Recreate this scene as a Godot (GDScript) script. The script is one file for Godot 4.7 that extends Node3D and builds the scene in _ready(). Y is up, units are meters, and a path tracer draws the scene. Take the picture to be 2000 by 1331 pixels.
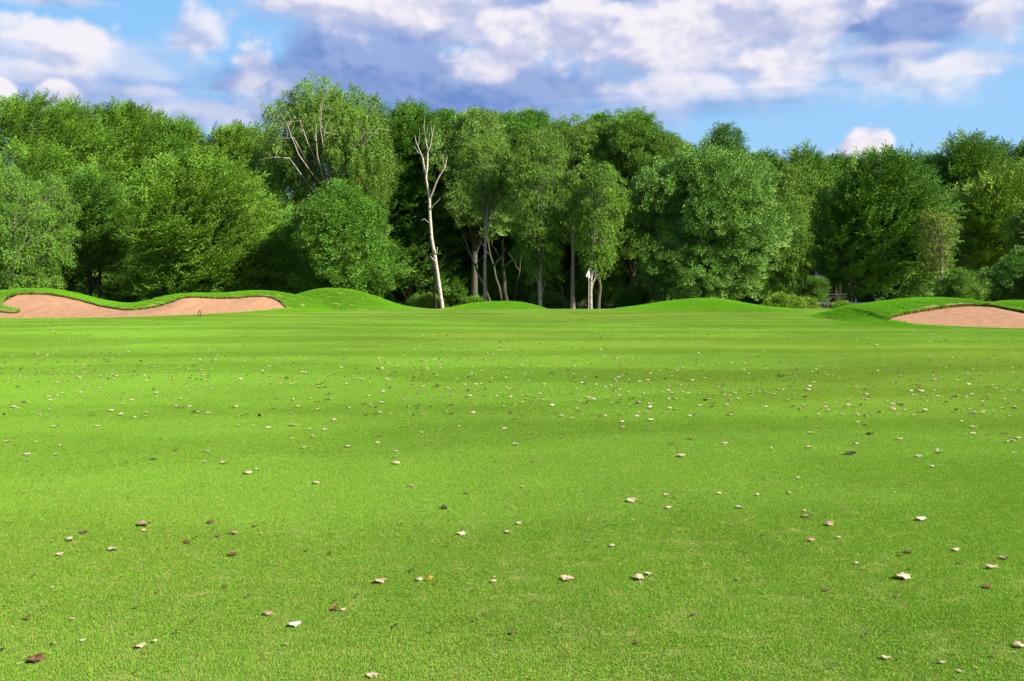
extends Node3D
# A golf green between mounds and two bunkers, a fairway strewn with fallen leaves in front and a wood behind. Metres, y up, the camera looks along -z.

const EXPOSURE := 3.7
const SUN_TOWARDS := Vector3(0.76, 0.63, 0.38)      # from the ground towards the sun: from the right and from behind the camera

var rng := RandomNumberGenerator.new()
var noise := FastNoiseLite.new()
var taken := {}
var M := {}

# ------------------------------------------------------------------ helpers
func numbered(called: String) -> String:
	var n: int = taken.get(called, 0)
	taken[called] = n + 1
	return called if n == 0 else "%s_%03d" % [called, n]

func tag(o: Node, label := "", category := "", group := "", kind := "") -> void:
	for p in [["label", label], ["category", category], ["group", group], ["kind", kind]]:
		if p[1] != "":
			o.set_meta(p[0], p[1])

func thing(called: String, where: Vector3, label: String, category: String, group := "") -> Node3D:
	var o := Node3D.new()
	o.name = numbered(called)
	add_child(o)
	o.position = where
	tag(o, label, category, group)
	return o

func part(called: String, mesh: Mesh, material: Material, parent: Node) -> MeshInstance3D:
	var o := MeshInstance3D.new()
	o.name = numbered(called) if parent == self else called
	o.mesh = mesh
	o.material_override = material
	parent.add_child(o, true)
	return o

func scatter(called: String, mesh: Mesh, material: Material, places: Array, tints: PackedColorArray, parent: Node) -> MultiMeshInstance3D:
	var mm := MultiMesh.new()
	mm.transform_format = MultiMesh.TRANSFORM_3D
	mm.use_colors = true
	mm.mesh = mesh
	mm.instance_count = places.size()
	for i in places.size():
		mm.set_instance_transform(i, places[i])
		mm.set_instance_color(i, tints[i])
	var o := MultiMeshInstance3D.new()
	o.name = numbered(called) if parent == self else called
	o.multimesh = mm
	o.material_override = material
	parent.add_child(o, true)
	return o

func mat(color: Color, rough := 0.8, spec := 0.3) -> StandardMaterial3D:
	var m := StandardMaterial3D.new()
	m.albedo_color = color.linear_to_srgb()
	m.roughness = rough
	m.metallic_specular = spec
	return m

func mesh_of(v: PackedVector3Array, n: PackedVector3Array, c: PackedColorArray, uv := PackedVector2Array(), idx := PackedInt32Array()) -> ArrayMesh:
	var a := []
	a.resize(Mesh.ARRAY_MAX)
	a[Mesh.ARRAY_VERTEX] = v
	if n.size(): a[Mesh.ARRAY_NORMAL] = n
	if c.size(): a[Mesh.ARRAY_COLOR] = c
	if uv.size(): a[Mesh.ARRAY_TEX_UV] = uv
	if idx.size(): a[Mesh.ARRAY_INDEX] = idx
	var m := ArrayMesh.new()
	m.add_surface_from_arrays(Mesh.PRIMITIVE_TRIANGLES, a)
	return m

# A bent tapered tube through points with radii, closed at both ends; several may go into one SurfaceTool.
func tube(st: SurfaceTool, pts: Array, radii: Array, sides := 8, v_scale := 1.0) -> void:
	var rings := []
	var along := 0.0
	var side := Vector3.RIGHT
	for i in pts.size():
		var a: Vector3 = pts[maxi(i - 1, 0)]
		var b: Vector3 = pts[mini(i + 1, pts.size() - 1)]
		var t := (b - a).normalized()
		side = (side - t * side.dot(t)).normalized() if absf(side.dot(t)) < 0.95 else t.cross(Vector3.FORWARD).normalized()
		var up := t.cross(side)
		if i: along += (pts[i] - pts[i - 1]).length()
		var ring := []
		for k in sides + 1:
			var w := TAU * k / sides
			var dir := side * cos(w) + up * sin(w)
			ring.append([pts[i] + dir * radii[i], dir, Vector2(float(k) / sides, along * v_scale)])
		rings.append(ring)
	for i in rings.size() - 1:
		for k in sides:
			for q in [rings[i][k], rings[i + 1][k], rings[i][k + 1], rings[i][k + 1], rings[i + 1][k], rings[i + 1][k + 1]]:
				st.set_normal(q[1])
				st.set_uv(q[2])
				st.add_vertex(q[0])
	var last: Array = rings[-1]
	var tip_n: Vector3 = (pts[-1] - pts[-2]).normalized()
	for k in range(1, sides - 1):
		for q in [last[0], last[k + 1], last[k]]:
			st.set_normal(tip_n)
			st.set_uv(q[2])
			st.add_vertex(q[0])

func begin() -> SurfaceTool:
	var st := SurfaceTool.new()
	st.begin(Mesh.PRIMITIVE_TRIANGLES)
	return st

func box(st: SurfaceTool, c: Vector3, s: Vector3, turn := Basis.IDENTITY) -> void:
	var b := BoxMesh.new()
	b.size = s
	st.append_from(b, 0, Transform3D(turn, c))

func frame_for(out: Vector3, up: Vector3) -> Basis:
	var z := out.normalized()
	var x := up.cross(z)
	x = x.normalized() if x.length() > 0.05 else Vector3.RIGHT.cross(z).normalized()
	return Basis(x, z.cross(x), z)

# ------------------------------------------------------------------ lie of the land
var ridges := [
		{"name": "long_bunker", "x0": -38.00, "step": 0.25, "back": 5.0,
		"front": [42.500, 42.500, 42.500, 42.500, 42.500, 42.500, 42.500, 42.500, 42.500, 42.500, 42.500, 42.500, 42.500, 42.500, 42.500, 42.500, 42.500, 42.500, 42.500, 42.500, 42.500, 42.500, 42.500, 42.500, 42.500, 42.500, 42.500, 42.500, 42.514, 42.567, 42.621, 42.674, 42.726, 42.779, 42.831, 42.883, 42.935, 42.987, 43.039, 43.092, 43.144, 43.197, 43.250, 43.303, 43.357, 43.411, 43.470, 43.533, 43.599, 43.668, 43.738, 43.809, 43.878, 43.945, 44.009, 44.069, 44.125, 44.174, 44.217, 44.253, 44.282, 44.303, 44.319, 44.330, 44.340, 44.348, 44.355, 44.364, 44.374, 44.387, 44.405, 44.433, 44.471, 44.520, 44.578, 44.646, 44.722, 44.805, 44.894, 45.002, 45.147, 45.326, 45.533, 45.759, 45.995, 46.231, 46.471, 46.741, 47.033, 47.337, 47.641, 47.933, 48.220, 48.508, 48.796, 49.085, 49.373, 49.659, 49.942, 50.225, 50.512, 50.807, 51.121, 51.497, 51.844, 52.080, 52.269, 52.440, 52.596, 52.741, 52.878, 53.012, 53.144, 53.279, 53.417, 53.500, 53.500],
		"front_h": [0.049, 0.049, 0.049, 0.049, 0.049, 0.049, 0.049, 0.049, 0.049, 0.049, 0.049, 0.049, 0.049, 0.049, 0.049, 0.049, 0.049, 0.049, 0.049, 0.049, 0.049, 0.049, 0.049, 0.049, 0.049, 0.049, 0.049, 0.049, 0.049, 0.050, 0.050, 0.051, 0.052, 0.052, 0.053, 0.054, 0.054, 0.055, 0.056, 0.057, 0.057, 0.058, 0.059, 0.059, 0.060, 0.061, 0.062, 0.062, 0.063, 0.064, 0.065, 0.066, 0.067, 0.068, 0.069, 0.070, 0.071, 0.072, 0.074, 0.075, 0.075, 0.075, 0.074, 0.073, 0.074, 0.074, 0.074, 0.074, 0.074, 0.074, 0.075, 0.075, 0.075, 0.076, 0.077, 0.078, 0.079, 0.080, 0.081, 0.083, 0.085, 0.088, 0.090, 0.094, 0.097, 0.100, 0.104, 0.108, 0.112, 0.116, 0.120, 0.125, 0.132, 0.142, 0.153, 0.165, 0.178, 0.191, 0.205, 0.220, 0.236, 0.253, 0.272, 0.302, 0.326, 0.332, 0.333, 0.332, 0.330, 0.327, 0.321, 0.314, 0.305, 0.295, 0.286, 0.281, 0.281],
		"lip": [42.500, 42.500, 42.500, 42.500, 42.500, 42.500, 42.500, 42.500, 42.500, 42.500, 42.500, 42.500, 42.500, 42.500, 42.500, 42.500, 42.500, 42.500, 42.500, 42.500, 42.500, 42.500, 42.500, 42.500, 42.500, 42.500, 42.500, 42.500, 42.514, 42.567, 42.621, 42.674, 42.726, 42.779, 42.831, 42.883, 42.935, 42.987, 43.039, 43.092, 43.144, 43.197, 43.250, 43.303, 43.357, 43.411, 43.470, 44.751, 45.849, 46.115, 46.322, 46.503, 46.682, 46.878, 47.116, 47.850, 48.235, 48.474, 48.593, 48.655, 48.711, 48.761, 48.805, 48.841, 48.869, 48.889, 48.899, 48.896, 48.862, 48.805, 48.732, 48.648, 48.560, 48.470, 48.384, 48.308, 48.246, 48.208, 48.207, 48.307, 48.548, 48.937, 49.419, 49.881, 50.242, 50.580, 50.932, 51.256, 51.523, 51.733, 51.929, 52.114, 52.286, 52.446, 52.593, 52.726, 52.846, 52.951, 53.044, 53.132, 53.190, 53.178, 53.015, 52.778, 52.528, 52.080, 52.269, 52.440, 52.596, 52.741, 52.878, 53.012, 53.144, 53.279, 53.417, 53.500, 53.500],
		"lip_h": [-0.060, -0.060, -0.060, -0.060, -0.060, -0.060, -0.060, -0.060, -0.060, -0.060, -0.060, -0.060, -0.060, -0.060, -0.060, -0.060, -0.060, -0.060, -0.060, -0.060, -0.060, -0.060, -0.060, -0.060, -0.060, -0.060, -0.060, -0.060, -0.058, -0.053, -0.046, -0.040, -0.034, -0.028, -0.022, -0.015, -0.009, -0.003, 0.003, 0.009, 0.015, 0.020, 0.026, 0.031, 0.035, 0.040, 0.044, 0.138, 0.187, 0.195, 0.202, 0.209, 0.220, 0.233, 0.255, 0.868, 1.067, 1.103, 1.114, 1.111, 1.103, 1.087, 1.051, 1.010, 0.963, 0.910, 0.853, 0.793, 0.724, 0.655, 0.594, 0.544, 0.500, 0.461, 0.427, 0.391, 0.356, 0.331, 0.326, 0.340, 0.363, 0.408, 0.492, 0.613, 0.741, 0.864, 0.914, 0.912, 0.891, 0.872, 0.849, 0.838, 0.838, 0.841, 0.849, 0.879, 0.912, 0.925, 0.931, 0.929, 0.885, 0.821, 0.729, 0.613, 0.447, 0.332, 0.333, 0.332, 0.330, 0.327, 0.321, 0.314, 0.305, 0.295, 0.286, 0.281, 0.281],
		"crest": [51.500, 51.500, 51.486, 51.454, 51.423, 51.393, 51.362, 51.331, 51.301, 51.271, 51.241, 51.210, 51.180, 51.150, 51.120, 51.089, 51.059, 51.028, 50.997, 50.966, 50.935, 50.903, 50.871, 50.838, 50.806, 50.772, 50.739, 50.704, 50.669, 50.634, 50.598, 50.561, 50.524, 50.485, 50.441, 50.393, 50.340, 50.284, 50.226, 50.166, 50.106, 50.047, 49.988, 49.932, 49.879, 49.830, 49.787, 49.751, 49.723, 49.705, 49.700, 49.712, 49.740, 49.781, 49.827, 49.874, 49.917, 49.968, 50.029, 50.093, 50.157, 50.213, 50.258, 50.288, 50.300, 50.286, 50.244, 50.181, 50.106, 50.023, 49.935, 49.848, 49.766, 49.694, 49.638, 49.605, 49.613, 49.721, 49.961, 50.335, 50.794, 51.243, 51.602, 51.922, 52.257, 52.576, 52.852, 53.077, 53.298, 53.520, 53.735, 53.933, 54.108, 54.255, 54.370, 54.453, 54.500, 54.524, 54.540, 54.552, 54.563, 54.577, 54.598, 54.632, 54.682, 54.746, 54.823, 54.912, 55.011, 55.155, 55.356, 55.587, 55.822, 56.000, 56.000, 56.000, 56.000],
		"crest_h": [0.164, 0.164, 0.292, 0.323, 0.355, 0.388, 0.421, 0.453, 0.486, 0.518, 0.550, 0.581, 0.612, 0.641, 0.670, 0.697, 0.722, 0.748, 0.773, 0.799, 0.824, 0.848, 0.872, 0.896, 0.919, 0.942, 0.963, 0.984, 1.004, 1.023, 1.041, 1.057, 1.073, 1.087, 1.100, 1.111, 1.122, 1.131, 1.141, 1.150, 1.159, 1.168, 1.177, 1.188, 1.198, 1.209, 1.219, 1.231, 1.242, 1.256, 1.271, 1.293, 1.320, 1.345, 1.360, 1.371, 1.379, 1.382, 1.373, 1.351, 1.320, 1.273, 1.220, 1.157, 1.091, 1.026, 0.962, 0.903, 0.853, 0.807, 0.769, 0.737, 0.705, 0.677, 0.660, 0.658, 0.658, 0.666, 0.722, 0.799, 0.891, 0.978, 1.050, 1.096, 1.119, 1.122, 1.123, 1.125, 1.126, 1.127, 1.131, 1.146, 1.174, 1.198, 1.216, 1.231, 1.237, 1.233, 1.224, 1.212, 1.192, 1.155, 1.112, 1.070, 1.023, 0.967, 0.902, 0.827, 0.744, 0.645, 0.533, 0.421, 0.310, 0.180, 0.180, 0.180, 0.180],
		},
		{"name": "short_bunker", "x0": 13.00, "step": 0.25, "back": 4.5,
		"front": [39.859, 39.721, 39.571, 39.408, 39.226, 39.015, 38.764, 38.343, 37.764, 37.414, 37.179, 36.987, 36.819, 36.666, 36.521, 36.382, 36.252, 36.129, 36.010, 35.891, 35.770, 35.643, 35.506, 35.359, 35.207, 35.056, 34.912, 34.781, 34.659, 34.540, 34.426, 34.314, 34.205, 34.096, 33.988, 33.880, 33.770, 33.662, 33.554, 33.448, 33.342, 33.236, 33.128, 33.019, 33.000, 33.000, 33.000, 33.000, 33.000, 33.000, 33.000, 33.000, 33.000, 33.000, 33.000, 33.000, 33.000],
		"front_h": [0.043, 0.050, 0.066, 0.088, 0.113, 0.150, 0.189, 0.179, 0.117, 0.093, 0.077, 0.064, 0.052, 0.043, 0.034, 0.028, 0.022, 0.017, 0.013, 0.009, 0.005, 0.000, 0.000, 0.000, 0.000, 0.000, 0.000, 0.000, 0.000, 0.000, 0.000, 0.000, 0.000, 0.000, 0.000, 0.000, 0.000, 0.000, 0.000, 0.000, 0.000, 0.000, 0.000, 0.000, 0.000, 0.000, 0.000, 0.000, 0.000, 0.000, 0.000, 0.000, 0.000, 0.000, 0.000, 0.000, 0.000],
		"lip": [39.859, 39.721, 39.571, 39.408, 39.226, 39.015, 38.764, 38.801, 39.147, 39.398, 39.628, 39.839, 40.022, 40.164, 40.259, 40.346, 40.430, 40.508, 40.580, 40.645, 40.701, 40.746, 40.779, 40.797, 40.792, 40.722, 40.563, 40.306, 39.963, 39.595, 39.235, 38.759, 38.122, 37.300, 36.129, 33.880, 33.770, 33.662, 33.554, 33.448, 33.342, 33.236, 33.128, 33.019, 33.000, 33.000, 33.000, 33.000, 33.000, 33.000, 33.000, 33.000, 33.000, 33.000, 33.000, 33.000, 33.000],
		"lip_h": [0.043, 0.050, 0.066, 0.088, 0.113, 0.150, 0.189, 0.226, 0.282, 0.321, 0.349, 0.376, 0.403, 0.432, 0.466, 0.500, 0.533, 0.564, 0.593, 0.622, 0.648, 0.671, 0.693, 0.711, 0.713, 0.709, 0.697, 0.636, 0.562, 0.483, 0.420, 0.358, 0.271, 0.156, 0.014, -0.035, -0.033, -0.031, -0.028, -0.025, -0.022, -0.019, -0.016, -0.013, -0.012, -0.012, -0.012, -0.012, -0.012, -0.012, -0.012, -0.012, -0.012, -0.012, -0.012, -0.012, -0.012],
		"crest": [44.200, 44.200, 44.088, 43.939, 43.791, 43.652, 43.529, 43.416, 43.309, 43.207, 43.105, 42.997, 42.892, 42.808, 42.750, 42.701, 42.659, 42.618, 42.578, 42.533, 42.481, 42.429, 42.377, 42.322, 42.264, 42.200, 42.127, 42.043, 41.941, 41.793, 41.598, 41.361, 41.097, 40.800, 40.389, 39.898, 39.451, 39.135, 38.875, 38.630, 38.398, 38.176, 37.965, 37.763, 37.567, 37.378, 37.194, 37.012, 36.842, 36.689, 36.546, 36.405, 36.260, 36.200, 36.200, 36.200, 36.200],
		"crest_h": [0.072, 0.072, 0.079, 0.153, 0.268, 0.394, 0.530, 0.629, 0.688, 0.732, 0.768, 0.811, 0.855, 0.893, 0.923, 0.949, 0.970, 0.985, 0.999, 1.009, 1.011, 1.007, 1.000, 0.990, 0.972, 0.946, 0.909, 0.859, 0.805, 0.744, 0.676, 0.602, 0.521, 0.452, 0.386, 0.318, 0.253, 0.197, 0.141, 0.085, 0.038, 0.007, 0.005, 0.004, 0.003, 0.003, 0.002, 0.001, 0.001, 0.001, 0.000, 0.000, 0.000, 0.000, 0.000, 0.000, 0.000],
		},
		{"name": "tall_mound", "x0": -15.00, "step": 0.25, "back": 5.0,
		"front": [54.000, 54.000, 54.000, 54.000, 54.000, 54.000, 54.000, 54.000, 54.000, 54.000, 54.000, 54.000, 54.000, 54.000, 54.000, 54.000, 54.000, 54.000, 54.000, 54.000, 54.000, 54.000, 54.000, 54.000, 54.000, 54.000, 54.000, 54.000, 54.000, 54.000, 54.000, 54.000, 54.000, 54.000, 54.000, 54.000, 54.000, 54.000, 54.000, 54.000, 54.000, 54.000, 54.000, 54.000, 54.000, 54.000, 54.000, 54.000, 54.000],
		"front_h": [0.179, 0.179, 0.179, 0.179, 0.179, 0.179, 0.179, 0.179, 0.179, 0.179, 0.179, 0.179, 0.179, 0.179, 0.179, 0.179, 0.179, 0.179, 0.179, 0.179, 0.179, 0.179, 0.179, 0.179, 0.179, 0.179, 0.179, 0.179, 0.179, 0.179, 0.179, 0.179, 0.179, 0.179, 0.179, 0.179, 0.179, 0.179, 0.179, 0.179, 0.179, 0.179, 0.179, 0.179, 0.179, 0.179, 0.179, 0.179, 0.179],
		"lip": [54.000, 54.000, 54.000, 54.000, 54.000, 54.000, 54.000, 54.000, 54.000, 54.000, 54.000, 54.000, 54.000, 54.000, 54.000, 54.000, 54.000, 54.000, 54.000, 54.000, 54.000, 54.000, 54.000, 54.000, 54.000, 54.000, 54.000, 54.000, 54.000, 54.000, 54.000, 54.000, 54.000, 54.000, 54.000, 54.000, 54.000, 54.000, 54.000, 54.000, 54.000, 54.000, 54.000, 54.000, 54.000, 54.000, 54.000, 54.000, 54.000],
		"lip_h": [0.179, 0.179, 0.179, 0.179, 0.179, 0.179, 0.179, 0.179, 0.179, 0.179, 0.179, 0.179, 0.179, 0.179, 0.179, 0.179, 0.179, 0.179, 0.179, 0.179, 0.179, 0.179, 0.179, 0.179, 0.179, 0.179, 0.179, 0.179, 0.179, 0.179, 0.179, 0.179, 0.179, 0.179, 0.179, 0.179, 0.179, 0.179, 0.179, 0.179, 0.179, 0.179, 0.179, 0.179, 0.179, 0.179, 0.179, 0.179, 0.179],
		"crest": [59.000, 59.000, 59.000, 59.000, 59.000, 59.000, 59.000, 59.000, 59.000, 59.000, 59.000, 59.000, 59.000, 59.000, 59.000, 59.000, 59.000, 59.000, 59.000, 59.000, 59.000, 59.000, 59.000, 59.000, 59.000, 59.000, 59.000, 59.000, 59.000, 59.000, 59.000, 59.000, 59.000, 59.000, 59.000, 59.000, 59.000, 59.000, 59.000, 59.000, 59.000, 59.000, 59.000, 59.000, 59.000, 59.000, 59.000, 59.000, 59.000],
		"crest_h": [0.130, 0.130, 0.130, 0.150, 0.226, 0.301, 0.386, 0.501, 0.686, 0.881, 1.014, 1.096, 1.168, 1.238, 1.284, 1.313, 1.335, 1.343, 1.339, 1.331, 1.318, 1.291, 1.254, 1.209, 1.147, 1.073, 0.998, 0.919, 0.835, 0.749, 0.664, 0.573, 0.484, 0.408, 0.348, 0.296, 0.252, 0.220, 0.196, 0.177, 0.160, 0.144, 0.130, 0.130, 0.130, 0.130, 0.130, 0.130, 0.130],
		},
		{"name": "low_mound", "x0": -6.00, "step": 0.25, "back": 4.0,
		"front": [54.800, 54.800, 54.800, 54.800, 54.800, 54.800, 54.800, 54.800, 54.800, 54.800, 54.800, 54.800, 54.800, 54.800, 54.800, 54.800, 54.800, 54.800, 54.800, 54.800, 54.800, 54.800, 54.800, 54.800, 54.800, 54.800, 54.800, 54.800, 54.800, 54.800, 54.800, 54.800, 54.800, 54.800, 54.800, 54.800, 54.800],
		"front_h": [0.180, 0.180, 0.180, 0.180, 0.180, 0.180, 0.180, 0.180, 0.180, 0.180, 0.180, 0.180, 0.180, 0.180, 0.180, 0.180, 0.180, 0.180, 0.180, 0.180, 0.180, 0.180, 0.180, 0.180, 0.180, 0.180, 0.180, 0.180, 0.180, 0.180, 0.180, 0.180, 0.180, 0.180, 0.180, 0.180, 0.180],
		"lip": [54.800, 54.800, 54.800, 54.800, 54.800, 54.800, 54.800, 54.800, 54.800, 54.800, 54.800, 54.800, 54.800, 54.800, 54.800, 54.800, 54.800, 54.800, 54.800, 54.800, 54.800, 54.800, 54.800, 54.800, 54.800, 54.800, 54.800, 54.800, 54.800, 54.800, 54.800, 54.800, 54.800, 54.800, 54.800, 54.800, 54.800],
		"lip_h": [0.180, 0.180, 0.180, 0.180, 0.180, 0.180, 0.180, 0.180, 0.180, 0.180, 0.180, 0.180, 0.180, 0.180, 0.180, 0.180, 0.180, 0.180, 0.180, 0.180, 0.180, 0.180, 0.180, 0.180, 0.180, 0.180, 0.180, 0.180, 0.180, 0.180, 0.180, 0.180, 0.180, 0.180, 0.180, 0.180, 0.180],
		"crest": [58.000, 58.000, 58.000, 58.000, 58.000, 58.000, 58.000, 58.000, 58.000, 58.000, 58.000, 58.000, 58.000, 58.000, 58.000, 58.000, 58.000, 58.000, 58.000, 58.000, 58.000, 58.000, 58.000, 58.000, 58.000, 58.000, 58.000, 58.000, 58.000, 58.000, 58.000, 58.000, 58.000, 58.000, 58.000, 58.000, 58.000],
		"crest_h": [0.174, 0.174, 0.174, 0.174, 0.174, 0.174, 0.174, 0.186, 0.204, 0.228, 0.267, 0.322, 0.376, 0.423, 0.470, 0.509, 0.536, 0.558, 0.575, 0.586, 0.593, 0.598, 0.602, 0.602, 0.591, 0.568, 0.540, 0.507, 0.461, 0.406, 0.347, 0.277, 0.200, 0.174, 0.174, 0.174, 0.174],
		},
		{"name": "wide_mound", "x0": 4.00, "step": 0.25, "back": 5.0,
		"front": [50.500, 50.500, 50.500, 50.500, 50.500, 50.500, 50.500, 50.500, 50.500, 50.500, 50.500, 50.500, 50.500, 50.500, 50.500, 50.500, 50.500, 50.500, 50.500, 50.500, 50.500, 50.500, 50.500, 50.500, 50.500, 50.500, 50.500, 50.500, 50.500, 50.500, 50.500, 50.500, 50.500, 50.500, 50.500, 50.500, 50.500, 50.500, 50.500, 50.500, 50.500, 50.500, 50.500, 50.500, 50.500, 50.500, 50.500, 50.500, 50.500, 50.500, 50.500, 50.500, 50.500, 50.500, 50.500, 50.500, 50.500, 50.500, 50.500, 50.500, 50.500],
		"front_h": [0.154, 0.154, 0.154, 0.154, 0.154, 0.154, 0.154, 0.154, 0.154, 0.154, 0.154, 0.154, 0.154, 0.154, 0.154, 0.154, 0.154, 0.154, 0.154, 0.154, 0.154, 0.154, 0.154, 0.154, 0.154, 0.154, 0.154, 0.154, 0.154, 0.154, 0.154, 0.154, 0.154, 0.154, 0.154, 0.154, 0.154, 0.154, 0.154, 0.154, 0.154, 0.154, 0.154, 0.154, 0.154, 0.154, 0.154, 0.154, 0.154, 0.154, 0.154, 0.154, 0.154, 0.154, 0.154, 0.154, 0.154, 0.154, 0.154, 0.154, 0.154],
		"lip": [50.500, 50.500, 50.500, 50.500, 50.500, 50.500, 50.500, 50.500, 50.500, 50.500, 50.500, 50.500, 50.500, 50.500, 50.500, 50.500, 50.500, 50.500, 50.500, 50.500, 50.500, 50.500, 50.500, 50.500, 50.500, 50.500, 50.500, 50.500, 50.500, 50.500, 50.500, 50.500, 50.500, 50.500, 50.500, 50.500, 50.500, 50.500, 50.500, 50.500, 50.500, 50.500, 50.500, 50.500, 50.500, 50.500, 50.500, 50.500, 50.500, 50.500, 50.500, 50.500, 50.500, 50.500, 50.500, 50.500, 50.500, 50.500, 50.500, 50.500, 50.500],
		"lip_h": [0.154, 0.154, 0.154, 0.154, 0.154, 0.154, 0.154, 0.154, 0.154, 0.154, 0.154, 0.154, 0.154, 0.154, 0.154, 0.154, 0.154, 0.154, 0.154, 0.154, 0.154, 0.154, 0.154, 0.154, 0.154, 0.154, 0.154, 0.154, 0.154, 0.154, 0.154, 0.154, 0.154, 0.154, 0.154, 0.154, 0.154, 0.154, 0.154, 0.154, 0.154, 0.154, 0.154, 0.154, 0.154, 0.154, 0.154, 0.154, 0.154, 0.154, 0.154, 0.154, 0.154, 0.154, 0.154, 0.154, 0.154, 0.154, 0.154, 0.154, 0.154],
		"crest": [56.000, 56.000, 56.000, 56.000, 56.000, 56.000, 56.000, 56.000, 56.000, 56.000, 56.000, 56.000, 56.000, 56.000, 56.000, 56.000, 56.000, 56.000, 56.000, 56.000, 56.000, 56.000, 56.000, 56.000, 56.000, 56.000, 56.000, 56.000, 56.000, 56.000, 56.000, 56.000, 56.000, 56.000, 56.000, 56.000, 56.000, 56.000, 56.000, 56.000, 56.000, 56.000, 56.000, 56.000, 56.000, 56.000, 56.000, 56.000, 56.000, 56.000, 56.000, 56.000, 56.000, 56.000, 56.000, 56.000, 56.000, 56.000, 56.000, 56.000, 56.000],
		"crest_h": [0.180, 0.180, 0.180, 0.180, 0.180, 0.180, 0.180, 0.190, 0.219, 0.251, 0.287, 0.324, 0.362, 0.400, 0.440, 0.482, 0.525, 0.566, 0.604, 0.638, 0.669, 0.699, 0.726, 0.749, 0.771, 0.792, 0.807, 0.809, 0.807, 0.802, 0.796, 0.778, 0.743, 0.701, 0.660, 0.614, 0.566, 0.521, 0.479, 0.438, 0.400, 0.366, 0.339, 0.315, 0.294, 0.274, 0.256, 0.240, 0.225, 0.212, 0.201, 0.189, 0.180, 0.180, 0.180, 0.180, 0.180, 0.180, 0.180, 0.180, 0.180],
		},
		{"name": "end_mound", "x0": 24.00, "step": 0.25, "back": 4.0,
		"front": [50.500, 50.500, 50.500, 50.500, 50.500, 50.500, 50.500, 50.500, 50.500, 50.500, 50.500, 50.500, 50.500, 50.500, 50.500, 50.500, 50.500, 50.500, 50.500, 50.500, 50.500, 50.500, 50.500, 50.500, 50.500, 50.500, 50.500, 50.500, 50.500, 50.500, 50.500, 50.500, 50.500, 50.500, 50.500, 50.500, 50.500],
		"front_h": [0.154, 0.154, 0.154, 0.154, 0.154, 0.154, 0.154, 0.154, 0.154, 0.154, 0.154, 0.154, 0.154, 0.154, 0.154, 0.154, 0.154, 0.154, 0.154, 0.154, 0.154, 0.154, 0.154, 0.154, 0.154, 0.154, 0.154, 0.154, 0.154, 0.154, 0.154, 0.154, 0.154, 0.154, 0.154, 0.154, 0.154],
		"lip": [50.500, 50.500, 50.500, 50.500, 50.500, 50.500, 50.500, 50.500, 50.500, 50.500, 50.500, 50.500, 50.500, 50.500, 50.500, 50.500, 50.500, 50.500, 50.500, 50.500, 50.500, 50.500, 50.500, 50.500, 50.500, 50.500, 50.500, 50.500, 50.500, 50.500, 50.500, 50.500, 50.500, 50.500, 50.500, 50.500, 50.500],
		"lip_h": [0.154, 0.154, 0.154, 0.154, 0.154, 0.154, 0.154, 0.154, 0.154, 0.154, 0.154, 0.154, 0.154, 0.154, 0.154, 0.154, 0.154, 0.154, 0.154, 0.154, 0.154, 0.154, 0.154, 0.154, 0.154, 0.154, 0.154, 0.154, 0.154, 0.154, 0.154, 0.154, 0.154, 0.154, 0.154, 0.154, 0.154],
		"crest": [54.000, 54.000, 54.000, 54.000, 54.000, 54.000, 54.000, 54.000, 54.000, 54.000, 54.000, 54.000, 54.000, 54.000, 54.000, 54.000, 54.000, 54.000, 54.000, 54.000, 54.000, 54.000, 54.000, 54.000, 54.000, 54.000, 54.000, 54.000, 54.000, 54.000, 54.000, 54.000, 54.000, 54.000, 54.000, 54.000, 54.000],
		"crest_h": [0.179, 0.179, 0.227, 0.287, 0.346, 0.403, 0.461, 0.518, 0.568, 0.614, 0.653, 0.682, 0.705, 0.713, 0.711, 0.707, 0.700, 0.689, 0.667, 0.638, 0.605, 0.570, 0.538, 0.504, 0.467, 0.429, 0.390, 0.351, 0.312, 0.275, 0.238, 0.200, 0.179, 0.179, 0.179, 0.179, 0.179],
		},
	]

func level(d: float) -> float:      # the green rises a little towards the mounds, then the ground falls to the wood
	return 0.18 * smoothstep(36.0, 55.0, d) - 0.9 * smoothstep(57.5, 68.0, d)

func curve_at(a: Array, r: Dictionary, x: float) -> float:
	var t: float = (x - r.x0) / r.step
	var i := clampi(int(floor(t)), 0, a.size() - 2)
	return cubic_interpolate(a[i], a[i + 1], a[maxi(i - 1, 0)], a[mini(i + 2, a.size() - 1)], clampf(t - i, 0.0, 1.0))

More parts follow.
